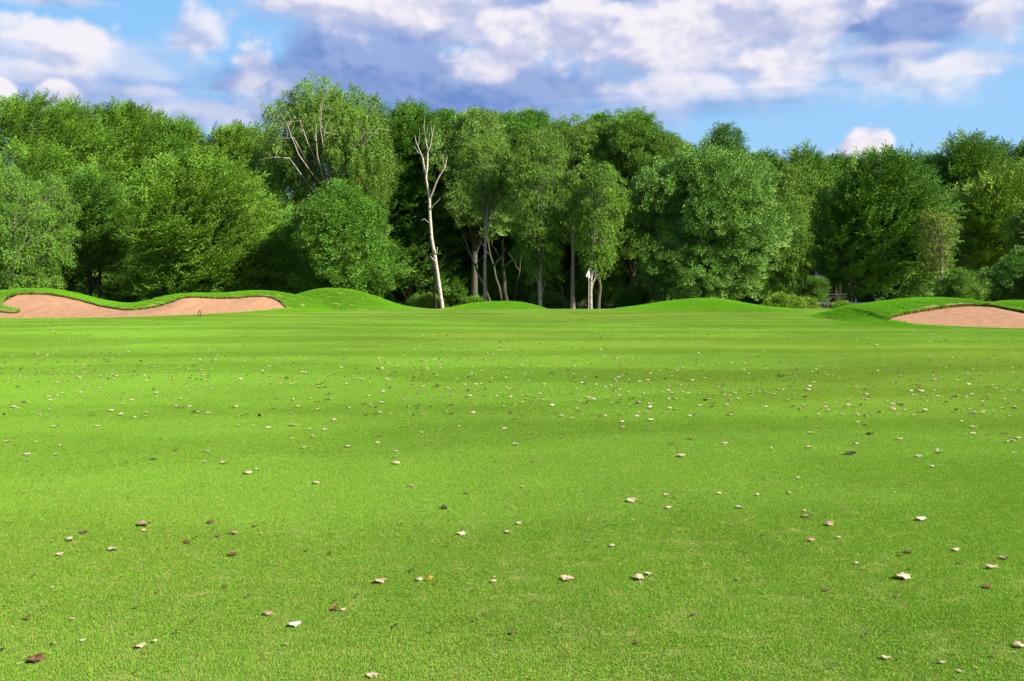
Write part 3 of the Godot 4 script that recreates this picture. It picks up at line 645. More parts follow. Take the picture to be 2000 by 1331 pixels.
func build_trees() -> void:
	for k in ["beech", "weeping", "birch", "clump", "pale", "loose"]:
		sprays[k] = spray(k, 100 + k.length() * 7)
	for row in [
		[-41.47, 84.0, 17.41, -49.39, -32.21, 2.29, "beech", 0, "beech_tree", "tallest wind-swept beech behind the long bunker, leaning over the grey-green birch", ""],
		[-35.80, 91.0, 17.77, -41.41, -29.31, 3.28, "beech", 0, "beech_tree", "beech in the back row between the tallest beech and the front beech", ""],
		[-31.33, 93.0, 16.91, -34.71, -26.63, 4.27, "beech", 0, "beech_tree", "beech whose top shows above the light green front beech", ""],
		[-26.06, 93.0, 16.35, -29.96, -21.64, 5.22, "beech", 1, "beech_tree", "yellow-topped beech rising beside the big drooping birch", ""],
		[-22.59, 72.0, 11.35, -28.05, -17.12, 0.27, "beech", 1, "beech_tree", "light green beech with foliage down to the ground behind the long bunker", ""],
		[-33.09, 78.0, 10.58, -36.49, -29.43, 2.44, "beech", 2, "beech_tree", "dark green beech with a bare trunk over the dark gap behind the long bunker", ""],
		[-33.26, 66.0, 9.93, -36.11, -28.95, 0.62, "birch", 3, "birch_tree", "grey-green birch with pale stems behind the end of the long bunker", ""],
		[-14.19, 80.0, 17.58, -20.86, -7.98, 7.97, "weeping", 4, "birch_tree", "tall olive drooping birch with pale bare limbs, towering over the round bush", ""],
		[-16.06, 71.0, 5.99, -17.97, -13.72, 0.29, "clump", 1, "small_tree", "small bushy tree squeezed between the light green beech and the round tree", ""],
		[-11.82, 68.0, 8.81, -15.82, -7.65, 0.17, "clump", 5, "round_tree", "round grey-green tree standing in front of the tall drooping birch", ""],
		[-8.84, 86.0, 17.01, -12.53, -4.40, 0.98, "beech", 2, "beech_tree", "dark layered beech behind the bare white dead birch", ""],
		[-3.24, 84.0, 16.65, -7.30, 0.86, 6.15, "pale", 6, "whitebeam_tree", "tree with pale silvery leaf clusters in its top behind the slim birch", ""],
		[1.79, 87.0, 17.06, -1.78, 5.34, 6.31, "clump", 5, "broadleaf_tree", "broadleaf tree showing its top behind the leafy white-stemmed birch", ""],
		[5.10, 84.0, 16.40, 2.58, 7.73, 6.15, "birch", 7, "birch_tree", "narrow feathery birch top rising beside the wide yellow-green crown", ""],
		[10.28, 84.0, 16.48, 5.58, 15.03, 3.15, "clump", 7, "broadleaf_tree", "wide yellow-green crown with two humps behind the flag", ""],
		[18.43, 87.0, 16.10, 15.03, 21.53, 7.20, "loose", 2, "loose_tree", "dark loose-leaved tree top standing free above the round willow", ""],
		[13.39, 70.0, 11.25, 7.95, 18.90, 0.02, "pale", 5, "willow_tree", "large round grey-green willow with silvery leaves behind the wide mound", ""],
		[20.29, 72.0, 10.87, 17.60, 22.31, 0.12, "birch", 7, "alder_tree", "olive alder with a short dark trunk beside the willow", ""],
		[24.77, 86.0, 13.20, 21.90, 28.14, 4.94, "beech", 0, "beech_tree", "bright green beech top behind the olive alder", ""],
		[27.47, 74.0, 11.39, 22.40, 31.97, 0.23, "beech", 5, "beech_tree", "big beech with foliage to the ground behind the bunker mound", ""],
		[37.85, 92.0, 13.50, 34.34, 41.86, 6.59, "beech", 2, "beech_tree", "dark beech top filling the skyline behind the big beech", ""],
		[40.73, 90.0, 14.46, 36.12, 45.33, 5.10, "beech", 0, "beech_tree", "flat-topped beech on the skyline above the yellow-green beech", ""],
		[47.07, 92.0, 14.70, 43.75, 52.68, 5.18, "beech", 0, "beech_tree", "beech on the skyline running out past the yellow-green beech", ""],
		[38.11, 78.0, 10.50, 34.38, 42.87, 1.44, "beech", 8, "beech_tree", "yellow-green beech above the dark bush by the short bunker", ""],
		[29.44, 68.0, 7.29, 27.40, 30.73, 1.98, "birch", 9, "birch_tree", "thin dying birch with sparse brownish leaves", ""],
		[26.91, 60.0, 2.46, 25.40, 28.16, 0.37, "clump", 7, "bush", "small light green bush behind the crest of the short bunker", ""],
		[34.97, 67.0, 7.68, 32.95, 38.02, 3.35, "weeping", 4, "birch_tree", "weeping birch with a pale crooked limb above the dark bush", ""],
		[33.08, 64.0, 3.83, 30.50, 35.67, 0.29, "clump", 2, "bush", "dark green bush under the weeping birch beyond the short bunker", ""],
		[-1.80, 70.0, 12.66, -3.94, 0.43, 6.46, "birch", 7, "birch_tree", "slim white birch with a high thin crown behind the low mound", ""],
		[1.96, 68.0, 12.59, -0.87, 4.76, 1.98, "birch", 4, "birch_tree", "stout white birch with a long leafy crown beside the low mound", ""],
		[5.26, 66.0, 10.00, 3.48, 7.90, 2.31, "birch", 7, "birch_tree", "white birch behind the flagstick", ""],
		[-40.69, 92.0, 18.22, -44.69, -35.75, 4.24, "beech", 0, "beech_tree", "beech top filling the skyline between the two tallest beeches", ""],
		[-34.32, 94.0, 17.55, -38.45, -29.80, 4.29, "beech", 0, "beech_tree", "beech top on the skyline rising behind the dark gap tree", ""],
		[-24.43, 95.0, 16.38, -27.69, -21.37, 5.29, "beech", 0, "beech_tree", "beech top half hidden by the side of the tall drooping birch", ""],
		[-5.88, 88.0, 17.06, -9.45, -2.25, 6.37, "clump", 5, "broadleaf_tree", "broadleaf tree top between the dead birch and the silvery tree", ""],
		[-0.69, 90.0, 17.32, -3.68, 2.76, 6.48, "clump", 0, "broadleaf_tree", "broadleaf tree top between the silvery tree and the stout birch", ""],
		[7.87, 90.0, 17.14, 4.60, 11.04, 6.48, "clump", 0, "broadleaf_tree", "broadleaf tree top between the feathery birch and the wide yellow-green crown", ""],
		[14.48, 88.0, 14.75, 10.80, 18.00, 6.37, "clump", 7, "broadleaf_tree", "broadleaf tree rising just behind the shoulder of the willow", ""],
		[21.75, 90.0, 13.78, 18.41, 24.85, 6.48, "loose", 2, "loose_tree", "loose dark tree filling the dip between the willow and the alder", ""],
		[27.86, 86.0, 8.89, 25.06, 30.34, 2.66, "clump", 2, "holly_tree", "dark evergreen tree shading the fence and the cottage", ""],
		[44.96, 94.0, 14.70, 39.89, 49.50, 6.69, "beech", 2, "beech_tree", "dark beech top between the two skyline beeches beyond the short bunker", ""],
		[-11.35, 92.0, 15.91, -15.05, -7.53, 7.99, "clump", 2, "broadleaf_tree", "dark broadleaf tree behind the shoulder of the tall drooping birch", ""],
		[4.30, 93.0, 16.77, 0.48, 8.08, 8.06, "clump", 0, "broadleaf_tree", "broadleaf tree filling the wood behind the stout birch", ""],
		[29.57, 92.0, 13.59, 26.34, 33.40, 6.59, "beech", 0, "beech_tree", "beech closing the skyline between the alder and the big beech", ""],
		[23.43, 93.0, 13.91, 20.21, 26.39, 6.64, "beech", 0, "beech_tree", "beech closing the skyline between the willow and the alder", ""],
	]:
		make_tree(row)
	# the wood goes on behind: dense dark trees that close the gaps under the front crowns
	rng.seed = 77
	for i in 20:
		var px := -55.0 + i * 5.7
		make_tree([px, rng.randf_range(97.0, 103.0), rng.randf_range(10.5, 12.5), px - 4.9, px + 4.9, 0.3, "beech", 0, "forest_tree", "dark beech deep in the wood, seen in shade between the front trunks", "trees deep in the wood"])
	for i in 21:
		var px := -46.0 + i * 4.5
		if px > 26.5 and px < 31.5: continue
		make_tree([px, rng.randf_range(86.0, 93.0), rng.randf_range(2.4, 4.6), px - 2.8, px + 2.8, -0.5, "clump", 5, "holly_bush", "dark evergreen bush in the shade beneath the tall trees", "shaded bushes under the trees", "bush"])

func limb_thing(called: String, where: Vector3, label: String, group: String, bark: Material, stems: Array) -> Node3D:
	# a tree given by its stems: [name, points, radii]
	var t := thing(called, where, label, "tree", group)
	for s in stems:
		var st := begin()
		tube(st, s[1], s[2], 10, 0.5)
		part(s[0], st.commit(), bark, t)
	return t

func wobble(a: Vector3, b: Vector3, n: int, amount: float, seed_: int) -> Array:
	var r := RandomNumberGenerator.new()
	r.seed = seed_
	var out := []
	for i in n + 1:
		var s := float(i) / n
		out.append(a.lerp(b, s) + Vector3(r.randf_range(-1, 1), 0, r.randf_range(-1, 1)) * amount * sin(PI * s))
	return out

func taper(n: int, a: float, b: float) -> Array:
	var out := []
	for i in n + 1: out.append(lerpf(a, b, float(i) / n))
	return out

func build_stems() -> void:
	var g := level(66.0)
	# the dead birch: bare white trunk that forks twice
	var V := func(x, y, z): return Vector3(x, y - g, z)
	var dead := limb_thing("dead_birch", Vector3(-4.58, g, -66.0), "bare white dead birch with a forked leafless top behind the putting green", "", M.birch_white, [
		["trunk", [V.call(0.06, -0.9, 0), V.call(0.0, -0.2, 0), V.call(-0.25, 1.6, 0.05), V.call(-0.5, 3.4, 0.1), V.call(-0.72, 4.6, 0.05), V.call(-0.84, 6.2, 0.0), V.call(-0.86, 7.2, 0.0), V.call(-0.98, 8.0, 0.05), V.call(-1.08, 8.6, 0.08), V.call(-0.98, 9.4, 0.1), V.call(-0.95, 10.3, 0.12), V.call(-1.1, 11.2, 0.1), V.call(-1.2, 11.9, 0.08), V.call(-1.15, 12.5, 0.05)], [0.15, 0.132, 0.118, 0.108, 0.10, 0.092, 0.086, 0.075, 0.064, 0.062, 0.05, 0.035, 0.02, 0.008]],
		["branch", [V.call(-0.85, 7.25, 0), V.call(-0.62, 7.7, 0.2), V.call(-0.38, 8.3, 0.35), V.call(-0.1, 8.8, 0.45), V.call(0.2, 9.2, 0.5), V.call(0.3, 9.7, 0.5), V.call(0.38, 10.0, 0.55)], [0.065, 0.06, 0.052, 0.045, 0.036, 0.025, 0.009]],
		["branch", [V.call(0.05, 9.0, 0.47), V.call(0.3, 9.25, 0.5), V.call(0.42, 9.3, 0.6)], [0.03, 0.02, 0.008]],
		["branch", [V.call(-1.04, 8.65, 0.08), V.call(-1.2, 9.2, -0.1), V.call(-1.3, 9.9, -0.2), V.call(-1.55, 10.5, -0.25), V.call(-1.75, 11.0, -0.3), V.call(-1.85, 11.5, -0.3)], [0.065, 0.055, 0.042, 0.03, 0.02, 0.008]],
		["branch", [V.call(-1.4, 10.15, -0.2), V.call(-1.62, 10.3, 0), V.call(-1.85, 10.7, 0.1)], [0.03, 0.02, 0.008]],
		["branch", [V.call(-0.97, 10.2, 0.12), V.call(-0.75, 10.7, 0.3), V.call(-0.62, 11.4, 0.4), V.call(-0.5, 12.0, 0.4)], [0.05, 0.04, 0.025, 0.01]],
		["branch", [V.call(-0.85, 6.4, 0), V.call(-0.6, 6.8, 0.2), V.call(-0.25, 7.1, 0.3), V.call(-0.1, 7.3, 0.3)], [0.04, 0.03, 0.018, 0.008]],
		["twig", [V.call(-1.1, 11.2, 0.1), V.call(-0.95, 11.7, 0.2), V.call(-0.9, 12.2, 0.2)], [0.02, 0.012, 0.004]],
		["twig", [V.call(-1.62, 10.7, -0.27), V.call(-1.5, 11.3, -0.2), V.call(-1.52, 11.9, -0.2)], [0.018, 0.011, 0.004]],
		["twig", [V.call(-0.62, 11.4, 0.4), V.call(-0.72, 11.9, 0.35), V.call(-0.7, 12.3, 0.3)], [0.016, 0.01, 0.004]],
		["twig", [V.call(0.2, 9.2, 0.5), V.call(0.08, 9.6, 0.6), V.call(0.1, 10.1, 0.6)], [0.016, 0.01, 0.004]],
		["twig", [V.call(-0.84, 5.6, 0.0), V.call(-1.15, 5.9, 0.3), V.call(-1.4, 5.8, 0.4)], [0.018, 0.012, 0.005]],
		["stub", [V.call(-0.52, 3.5, 0.1), V.call(-0.38, 3.7, 0.25), V.call(-0.34, 4.05, 0.3)], [0.05, 0.04, 0.025]],
		["stub", [V.call(-0.45, 3.1, 0.1), V.call(-0.65, 3.3, 0.3), V.call(-0.8, 3.45, 0.35)], [0.035, 0.025, 0.012]]])
	# dim grey stems inside the wood
	var stems := [
		[-5.3, 70.0, -5.6, 5.2, 0.16, "grey leaning trunk close beside the dead birch"],
		[-1.0, 73.0, -3.6, 6.0, 0.13, "thin dark trunk leaning towards the dead birch behind the low mound"],
		[-0.5, 74.0, -1.9, 6.0, 0.16, "dark curved trunk just behind the slim white birch"],
		[-0.35, 72.0, -0.7, 5.5, 0.24, "mossy grey trunk behind the crest of the low mound"],
		[-0.1, 76.0, 0.9, 5.5, 0.14, "grey trunk forking away from the mossy one"],
		[4.0, 72.0, 3.2, 4.0, 0.15, "slanting dark trunk left bare between the two leafy birches"],
		[5.75, 66.6, 6.0, 6.0, 0.19, "rough dark trunk growing against the birch behind the flagstick"],
		[-33.0, 80.0, -33.1, 6.0, 0.22, "straight dark trunk in the gap behind the long bunker"],
		[10.6, 69.0, 8.8, 5.4, 0.13, "long curved stem at the open side of the round willow"],
		[10.9, 69.2, 10.0, 5.8, 0.14, "upright curved stem at the open side of the round willow"],
		[11.2, 69.4, 10.6, 5.6, 0.10, "thin inner stem at the open side of the round willow"],
	]
	for s in stems:
		var y := level(s[1])
		var top := Vector3(s[2] - s[0], s[3], 0.3)
		var pts := wobble(Vector3(0, -0.3, 0), top, 8, 0.10, int(s[1] * 10.0 + s[3]))
		limb_thing("bare_trunk", Vector3(s[0], y, -s[1]), s[5], "", M.bark, [["trunk", pts, taper(8, s[4] * 0.8, s[4] * 0.3)],
			["branch", wobble(pts[5], pts[5] + Vector3(0.9 if s[0] > s[2] else -0.9, 1.4, 0.5), 4, 0.12, 5), taper(4, s[4] * 0.4, 0.015)],
			["branch", wobble(pts[6], pts[6] + Vector3(-0.8 if s[0] > s[2] else 0.8, 1.1, 0.2), 4, 0.12, 8), taper(4, s[4] * 0.35, 0.012)]])
	# brambles where the wood begins
	for i in 13:
		var bx := -31.0 + i * 4.9 + sin(i * 5.0) * 1.2
		if bx > 20.0 and bx < 26.0: continue
		make_tree([bx, 73.0 + 4.0 * absf(sin(i * 2.3)), 0.5 + 0.9 * absf(sin(i * 3.7)), bx - 1.5, bx + 1.5, -0.8, "clump", 7, "bramble_bush", "low tangled bramble at the foot of the trees where the wood begins", "brambles along the edge of the wood", "bush"])
	# sunlit shrubs at the edge of the wood
	for s in [[-5.9, 72.0, 0.75, 1.1, 8, "low yellow-green shrub beside the foot of the dead birch"],
			[17.9, 66.5, 1.0, 0.8, 8, "yellow-green shrub in the sun under the edge of the willow"],
			[19.0, 66.8, 0.75, 0.75, 8, "bright low shrub to the near side of the alder trunk"],
			[20.1, 67.5, 0.55, 0.6, 8, "bright low shrub in front of the alder trunk"],
			[22.2, 67.0, 0.35, 0.5, 8, "small yellow-green shrub at the foot of the tall fence post"]]:
		make_tree([s[0], s[1], s[2], s[0] - s[3], s[0] + s[3], -0.75, "clump", s[4], "shrub", s[5], "", "shrub"])

# ------------------------------------------------------------------ built things
func build_flag() -> void:
	var y := height(4.32, 56.0)
	var t := thing("flagstick", Vector3(4.32, y, -56.0), "white golf flag hanging limp on a thin white flagstick", "flag")
	var top := 2.46 - y
	var st := begin()
	tube(st, [Vector3(0, -0.1, 0), Vector3(0, top * 0.5, 0), Vector3(0, top, 0)], [0.014, 0.013, 0.010], 8)
	part("pole", st.commit(), M.white, t)
	st = begin()
	var cap := SphereMesh.new()
	cap.radius = 0.024
	cap.height = 0.048
	cap.radial_segments = 10
	cap.rings = 6
	st.append_from(cap, 0, Transform3D(Basis.IDENTITY, Vector3(0, top + 0.01, 0)))
	part("cap", st.commit(), M.white, t)
	# the cloth hangs in folds from its upper corner; widest near its lower edge
	var fs := begin()
	fs.set_smooth_group(0)
	var rows := 14
	var cols := 12
	var grid := []
	for j in rows + 1:
		var s := float(j) / rows
		var line := []
		for i in cols + 1:
			var q := float(i) / cols
			var left := -0.155 * sin(minf(s / 0.80, 1.0) * PI / 2)
			var right := 0.015 + 0.085 * smoothstep(0.1, 0.75, s)
			var drop := 0.50 * s
			if s > 0.72: drop = 0.36 + 0.14 * (s - 0.72) / 0.28 * (1.0 - absf(q - 0.6) * 1.2)
			line.append(Vector3(lerpf(left, right, q), top - 0.02 - drop, 0.03 + 0.045 * sin(q * 11.0 + s * 2.0) * s + 0.02 * sin(q * 5.0)))
		grid.append(line)
	for j in rows:
		for i in cols:
			for q in [grid[j][i], grid[j][i + 1], grid[j + 1][i], grid[j + 1][i], grid[j][i + 1], grid[j + 1][i + 1]]:
				fs.add_vertex(q)
	fs.index()
	fs.generate_normals()
	part("flag", fs.commit(), M.cloth, t)

func build_marker() -> void:
	var y := height(-14.64, 46.6)
	var t := thing("marker_stick", Vector3(-14.64, y, -46.6), "small dark inverted V shaped stick at the front edge of the long bunker", "stick")
	for s in [[[Vector3(0.06, -0.04, 0.02), Vector3(0.055, 0.14, 0.0), Vector3(0.02, 0.26, -0.02), Vector3(-0.01, 0.29, -0.03)], [0.017, 0.016, 0.016, 0.014]],
			[[Vector3(-0.01, 0.29, -0.03), Vector3(-0.05, 0.21, -0.06), Vector3(-0.11, 0.09, -0.12), Vector3(-0.14, -0.03, -0.16)], [0.014, 0.015, 0.015, 0.013]]]:
		var st := begin()
		tube(st, s[0], s[1], 7)
		part("leg", st.commit(), M.dark_wood, t)
	var st2 := begin()
	tube(st2, [Vector3(-0.02, 0.012, 0.04), Vector3(0.04, 0.02, 0.03), Vector3(0.085, 0.015, 0.03)], [0.012, 0.018, 0.012], 6)
	part("foot", st2.commit(), M.dark_wood, t)

func build_fence() -> void:
	var g := level(71.0)
	var t := thing("wooden_fence", Vector3(23.4, g, -71.0), "weathered wooden fence with pale rails between the alder and the big beech", "fence")
	for p in [[-0.85, 1.55, 0.07, M.grey_wood], [0.0, 2.35, 0.10, M.wood], [1.12, 1.25, 0.06, M.grey_wood], [2.6, 1.3, 0.06, M.grey_wood], [-2.6, 1.4, 0.07, M.grey_wood]]:
		var st := begin()
		var pts := [Vector3(p[0], -0.3, 0), Vector3(p[0] + 0.01, p[1] * 0.5, 0), Vector3(p[0], p[1] - 0.02, 0), Vector3(p[0], p[1], 0)]
		tube(st, pts, [p[2], p[2] * 0.96, p[2] * 0.9, p[2] * 0.6], 9, 1.0)
		part("post", st.commit(), p[3], t)
	for r in [[1.0, 0.09, -2.6, 2.6], [0.62, 0.08, -2.6, 2.6]]:
		var st := begin()
		box(st, Vector3((r[2] + r[3]) / 2, r[0], 0.09), Vector3(r[3] - r[2], r[1], 0.04), Basis(Vector3(0, 0, 1), -0.012))
		part("rail", st.commit(), M.grey_wood, t)
	# a board and rails nailed between the two taller posts
	for r in [[1.42, 0.12, M.wood], [1.62, 0.05, M.grey_wood]]:
		var st := begin()
		box(st, Vector3(-0.32, r[0], 0.12), Vector3(1.5, r[1], 0.035))
		part("board", st.commit(), r[2], t)
	# the cottage that shows through the gap
	var gy := level(92.0)
	var c := thing("cottage", Vector3(30.1, gy, -92.0), "pale rendered cottage with a slate roof glimpsed through the trees behind the fence", "house")
	var st := begin()
	box(st, Vector3(0, 1.45, -2.0), Vector3(3.6, 2.9, 4.0))
	part("wall", st.commit(), M.render, c)
	st = begin()
	var roof := PrismMesh.new()
	roof.size = Vector3(4.8, 1.7, 4.1)
	st.append_from(roof, 0, Transform3D(Basis(Vector3.UP, PI / 2), Vector3(0, 3.72, -2.0)))
	part("roof", st.commit(), M.slate, c)
	for wx in [-1.0, 0.75]:
		st = begin()
		for q in [[0, 0.52, 1.1, 0.07], [0, -0.52, 1.1, 0.07]]:
			box(st, Vector3(wx, 1.55 + q[1], 0.03), Vector3(q[2], q[3], 0.06))
		for q in [-0.515, 0.0, 0.515]:
			box(st, Vector3(wx + q, 1.55, 0.03), Vector3(0.07, 0.96, 0.058))
		var fr := part("window", st.commit(), M.white, c)
		st = begin()
		box(st, Vector3(wx, 1.55, 0.012), Vector3(0.95, 0.95, 0.02))
		part("pane", st.commit(), M.glass, fr)

# ------------------------------------------------------------------ fallen leaves
func leaf_shape(seed_: int) -> ArrayMesh:
	# a lobed leaf one unit across, dried into a curl
	var r := RandomNumberGenerator.new()
	r.seed = seed_
	var lobes := [[0.0, 0.55], [0.45, 0.38], [0.85, 0.50], [1.25, 0.36], [1.75, 0.44], [2.3, 0.33], [2.8, 0.30], [PI, 0.16]]
	var ring := []
	for s in [1, -1]:
		var list := lobes if s == 1 else lobes.slice(1, 7)
		if s == -1: list.reverse()
		for l in list:
			var a: float = l[0] * s
			ring.append(Vector2(sin(a), cos(a)) * l[1] * r.randf_range(0.88, 1.1))
	var curl := r.randf_range(0.9, 2.0)
	var fold := r.randf_range(0.2, 0.8)
	var twist := r.randf_range(-0.8, 0.8)
	var bend := func(p: Vector2) -> Vector3:
		var u := p.x * cos(twist) - p.y * sin(twist)
		var w := p.x * sin(twist) + p.y * cos(twist)
		var y := 0.24 - curl * u * u * 0.75 + fold * absf(w) * 0.35 + 0.05 * sin(w * 9.0 + u * 7.0)
		return Vector3(u * (1.0 - 0.25 * curl * absf(u)), maxf(y, 0.0) + 0.02, w)
	var st := begin()
	st.set_smooth_group(0)
	for i in ring.size():
		var a: Vector2 = ring[i]
		var b: Vector2 = ring[(i + 1) % ring.size()]
		var tri := [Vector2.ZERO, a * 0.55, b * 0.55, a * 0.55, a, b * 0.55, b * 0.55, a, b]
		for q in tri:
			st.set_uv(q + Vector2(0.5, 0.5))
			st.add_vertex(bend.call(q))
	st.index()
	st.generate_normals()
	return st.commit()

func build_leaves() -> void:
	var shapes := []
	for k in 7: shapes.append(leaf_shape(300 + k))
	var stem := begin()
	tube(stem, [Vector3(0, 0.1, -0.1), Vector3(0.05, 0.1, -0.35), Vector3(0.1, 0.05, -0.62)], [0.014, 0.012, 0.012], 4)
	var stem_mesh := stem.commit()
	rng.seed = 21
	var looks := {
		"pale": [M.leaf_pale, "pale beige curled dry leaf lying on the fairway grass", "pale dry leaves on the fairway"],
		"tan": [M.leaf_tan, "pinkish tan dry leaf folded on the fairway grass", "tan dry leaves on the fairway"],
		"white": [M.leaf_white, "almost white leaf lying underside up on the fairway grass", "white leaves on the fairway"],
		"brown": [M.leaf_brown, "small dark brown crumpled leaf sunk in the fairway grass", "brown crumpled leaves on the fairway"],
		"dark": [M.leaf_dark, "nearly black rotten leaf on the fairway grass", "black rotten leaves on the fairway"],
		"orange": [M.leaf_orange, "single bright orange oval leaf standing on edge in the grass", ""],
		"yellow": [M.leaf_two, "dark curled leaf with a yellow rim next to a tiny pale leaf", ""],
		"twotone": [M.leaf_two, "large brown and yellow folded leaf, the largest on the fairway", ""]}
	var rows := {
		"twotone": [-2.03, -4.13, 0.096],
		"pale": [-1.63, -4.30, 0.053, -0.71, -5.25, 0.086, -0.50, -5.30, 0.049, -0.10, -5.25, 0.049, 0.30, -5.31, 0.082, 0.69, -5.32, 0.082, 0.76, -5.40, 0.056, -0.83, -4.79, 0.025, -2.09, -4.65, 0.033, -1.92, -4.37, 0.018, -0.57, -3.97, 0.057, 2.24, -4.31, 0.062, 1.60, -4.16, 0.047, 1.85, -4.01, 0.025, 1.81, -4.11, 0.017, 2.13, -5.34, 0.110, 2.71, -5.52, 0.074, 2.67, -5.90, 0.055, 2.06, -6.19, 0.038, 2.05, -6.92, 0.050, 0.61, -5.98, 0.055, -0.02, -6.31, 0.058, 0.04, -6.56, 0.054, -0.32, -6.29, 0.071, -1.61, -6.28, 0.032, -2.39, -6.36, 0.039, -2.75, -6.12, 0.069, -2.67, -5.79, 0.054, -2.40, -5.90, 0.073, -2.84, -6.08, 0.031, 1.63, -7.02, 0.065, 1.12, -7.02, 0.058, 2.12, -7.52, 0.054, 1.86, -7.45, 0.046, 1.57, -7.50, 0.062, 1.17, -7.45, 0.054, 0.87, -7.25, 0.097, 0.08, -7.75, 0.048, -1.57, -7.89, 0.073, -1.62, -7.42, 0.038, -1.51, -7.42, 0.038, -1.03, -8.78, 0.090, -1.10, -9.43, 0.048, -1.59, -9.70, 0.090, -2.56, -8.78, 0.090, -2.24, -8.30, 0.102, -2.21, -8.49, 0.044, -4.48, -9.78, 0.050, -5.12, -10.01, 0.072, 1.55, -9.14, 0.113, 2.92, -9.64, 0.089, 2.52, -9.60, 0.049, 2.14, -9.91, 0.071, 3.99, -10.18, 0.094, 0.70, -11.74, 0.097, -0.08, -10.94, 0.068, -0.48, -12.30, 0.089, 5.01, -10.01, 0.072, 3.68, -8.65, 0.053, 2.35, -8.12, 0.042, -0.08, -8.78, 0.036, -2.07, -11.60, 0.095, -2.05, -10.86, 0.067, -2.27, -10.21, 0.053, -4.20, -12.92, 0.093, -4.39, -12.97, 0.080, -3.07, -11.13, 0.069, -4.52, -11.87, 0.061, -6.49, -12.86, 0.093, -6.32, -15.21, 0.094, -2.75, -8.85, 0.046, 1.07, -13.97, 0.101, 6.11, -14.77, 0.122, 3.86, -13.03, 0.080, 4.43, -13.08, 0.094, 7.55, -14.84, 0.076, 5.24, -11.51, 0.059, 6.31, -12.70, 0.091, -6.36, -13.66, 0.070, -4.57, -16.69, 0.120, -2.60, -16.78, 0.086, -1.48, -12.19, 0.056, -0.79, -10.86, 0.050, -0.60, -11.09, 0.046, 1.28, -11.47, 0.071, 1.52, -11.96, 0.074, 3.26, -14.50, 0.075, 4.11, -9.54, 0.049],
		"white": [-1.02, -4.57, 0.071, 2.77, -6.68, 0.082, 1.64, -11.64, 0.084],
		"orange": [-0.44, -5.28, 0.035],
		"yellow": [-0.87, -4.80, 0.059],
		"tan": [-1.17, -4.73, 0.058, 2.87, -5.71, 0.076, 1.86, -6.13, 0.063, 2.11, -6.54, 0.087, 2.03, -6.74, 0.083, -1.78, -6.29, 0.071, -2.43, -6.50, 0.114, -0.80, -7.77, 0.064, -2.46, -11.18, 0.115, -2.09, -10.35, 0.075, -5.47, -11.87, 0.061, -2.83, -9.26, 0.048, 2.28, -13.78, 0.099, -3.07, -15.83, 0.130],
		"brown": [-2.31, -4.67, 0.048, 0.00, -4.47, 0.041, 0.56, -4.34, 0.036, 1.65, -5.11, 0.053, 2.51, -5.17, 0.064, 2.57, -5.62, 0.046, 2.37, -5.84, 0.072, 2.29, -5.79, 0.030, 2.16, -6.75, 0.035, -1.51, -5.16, 0.037, -1.65, -5.79, 0.077, -2.01, -6.59, 0.075, -2.01, -6.08, 0.069, -1.86, -6.22, 0.051, -2.75, -6.31, 0.078, -1.70, -6.48, 0.047, -1.23, -5.87, 0.042, 0.88, -4.73, 0.029, -0.34, -7.50, 0.054, -1.08, -9.09, 0.047, -3.27, -8.98, 0.092, -3.44, -8.81, 0.045, -3.72, -7.50, 0.039, 0.11, -12.15, 0.075, 3.13, -7.85, 0.048, 0.19, -8.88, 0.046, 1.85, -10.18, 0.084, 0.27, -13.19, 0.068, -5.69, -14.50, 0.075, -3.28, -13.78, 0.071, 2.05, -11.30, 0.058, 3.64, -11.74, 0.060],
		"dark": [-0.47, -7.00, 0.079, 3.18, -9.29, 0.124, 3.83, -10.53, 0.108, -0.64, -14.84, 0.092],
	}
	var made := 0
	for k in rows:
		var a: Array = rows[k]
		for i in range(0, a.size(), 3):
			lone_leaf(shapes, stem_mesh, looks[k], Vector2(a[i], -a[i + 1]), a[i + 2], k)
			made += 1
	# more single leaves over the middle of the fairway, lying in drifts
	while made < 296:
		var d := 3110.0 / (140.0 + 200.0 * pow(rng.randf(), 1.2))
		var x := rng.randf_range(-0.52, 0.52) * d
		if noise.get_noise_2d(x * 7.0, d * 7.0 + 900.0) < rng.randf_range(-0.6, 0.35): continue
		var u := rng.randf()
		var k := "pale" if u < 0.62 else ("tan" if u < 0.78 else ("brown" if u < 0.95 else "dark"))
		lone_leaf(shapes, stem_mesh, looks[k], Vector2(x, d), rng.randf_range(0.045, 0.10), k)
		made += 1
	# the rest, farther off or too small to tell apart
	var o := Node3D.new()
	o.name = "scattered_leaves"
	add_child(o)
	tag(o, "countless small dry leaves and bits strewn over fairway and green", "leaves", "", "stuff")
	for k in ["pale", "tan", "brown", "dark"]:
		var places := []
		var tints := PackedColorArray()
		var want: int = {"pale": 1150, "tan": 420, "brown": 620, "dark": 620}[k]
		while places.size() < want:
			var near := rng.randf() < (0.05 if k == "pale" or k == "tan" else 0.4)
			var d := rng.randf_range(4.0, 24.0) if near else 3110.0 / (72.0 + 190.0 * pow(rng.randf(), 1.5))
			var x := rng.randf_range(-0.56, 0.56) * d
			if noise.get_noise_2d(x * 6.0, d * 6.0 + 900.0) < rng.randf_range(-0.7, 0.35): continue
			if d > 33.0 and (in_bunker(x, d) > -0.2 or rise(x, d) > 0.25): continue
			var s := rng.randf_range(0.04, 0.10) if not near else rng.randf_range(0.012, 0.035)
			var b := Basis(Vector3.UP, rng.randf() * TAU).rotated(Vector3.RIGHT, rng.randf_range(-0.4, 0.4)).scaled(Vector3(s, s * rng.randf_range(0.4, 0.9), s))
			places.append(Transform3D(b, Vector3(x, height(x, d) + 0.014, -d)))
			var w := rng.randf_range(0.75, 1.15)
			tints.append(Color(w, w, w))
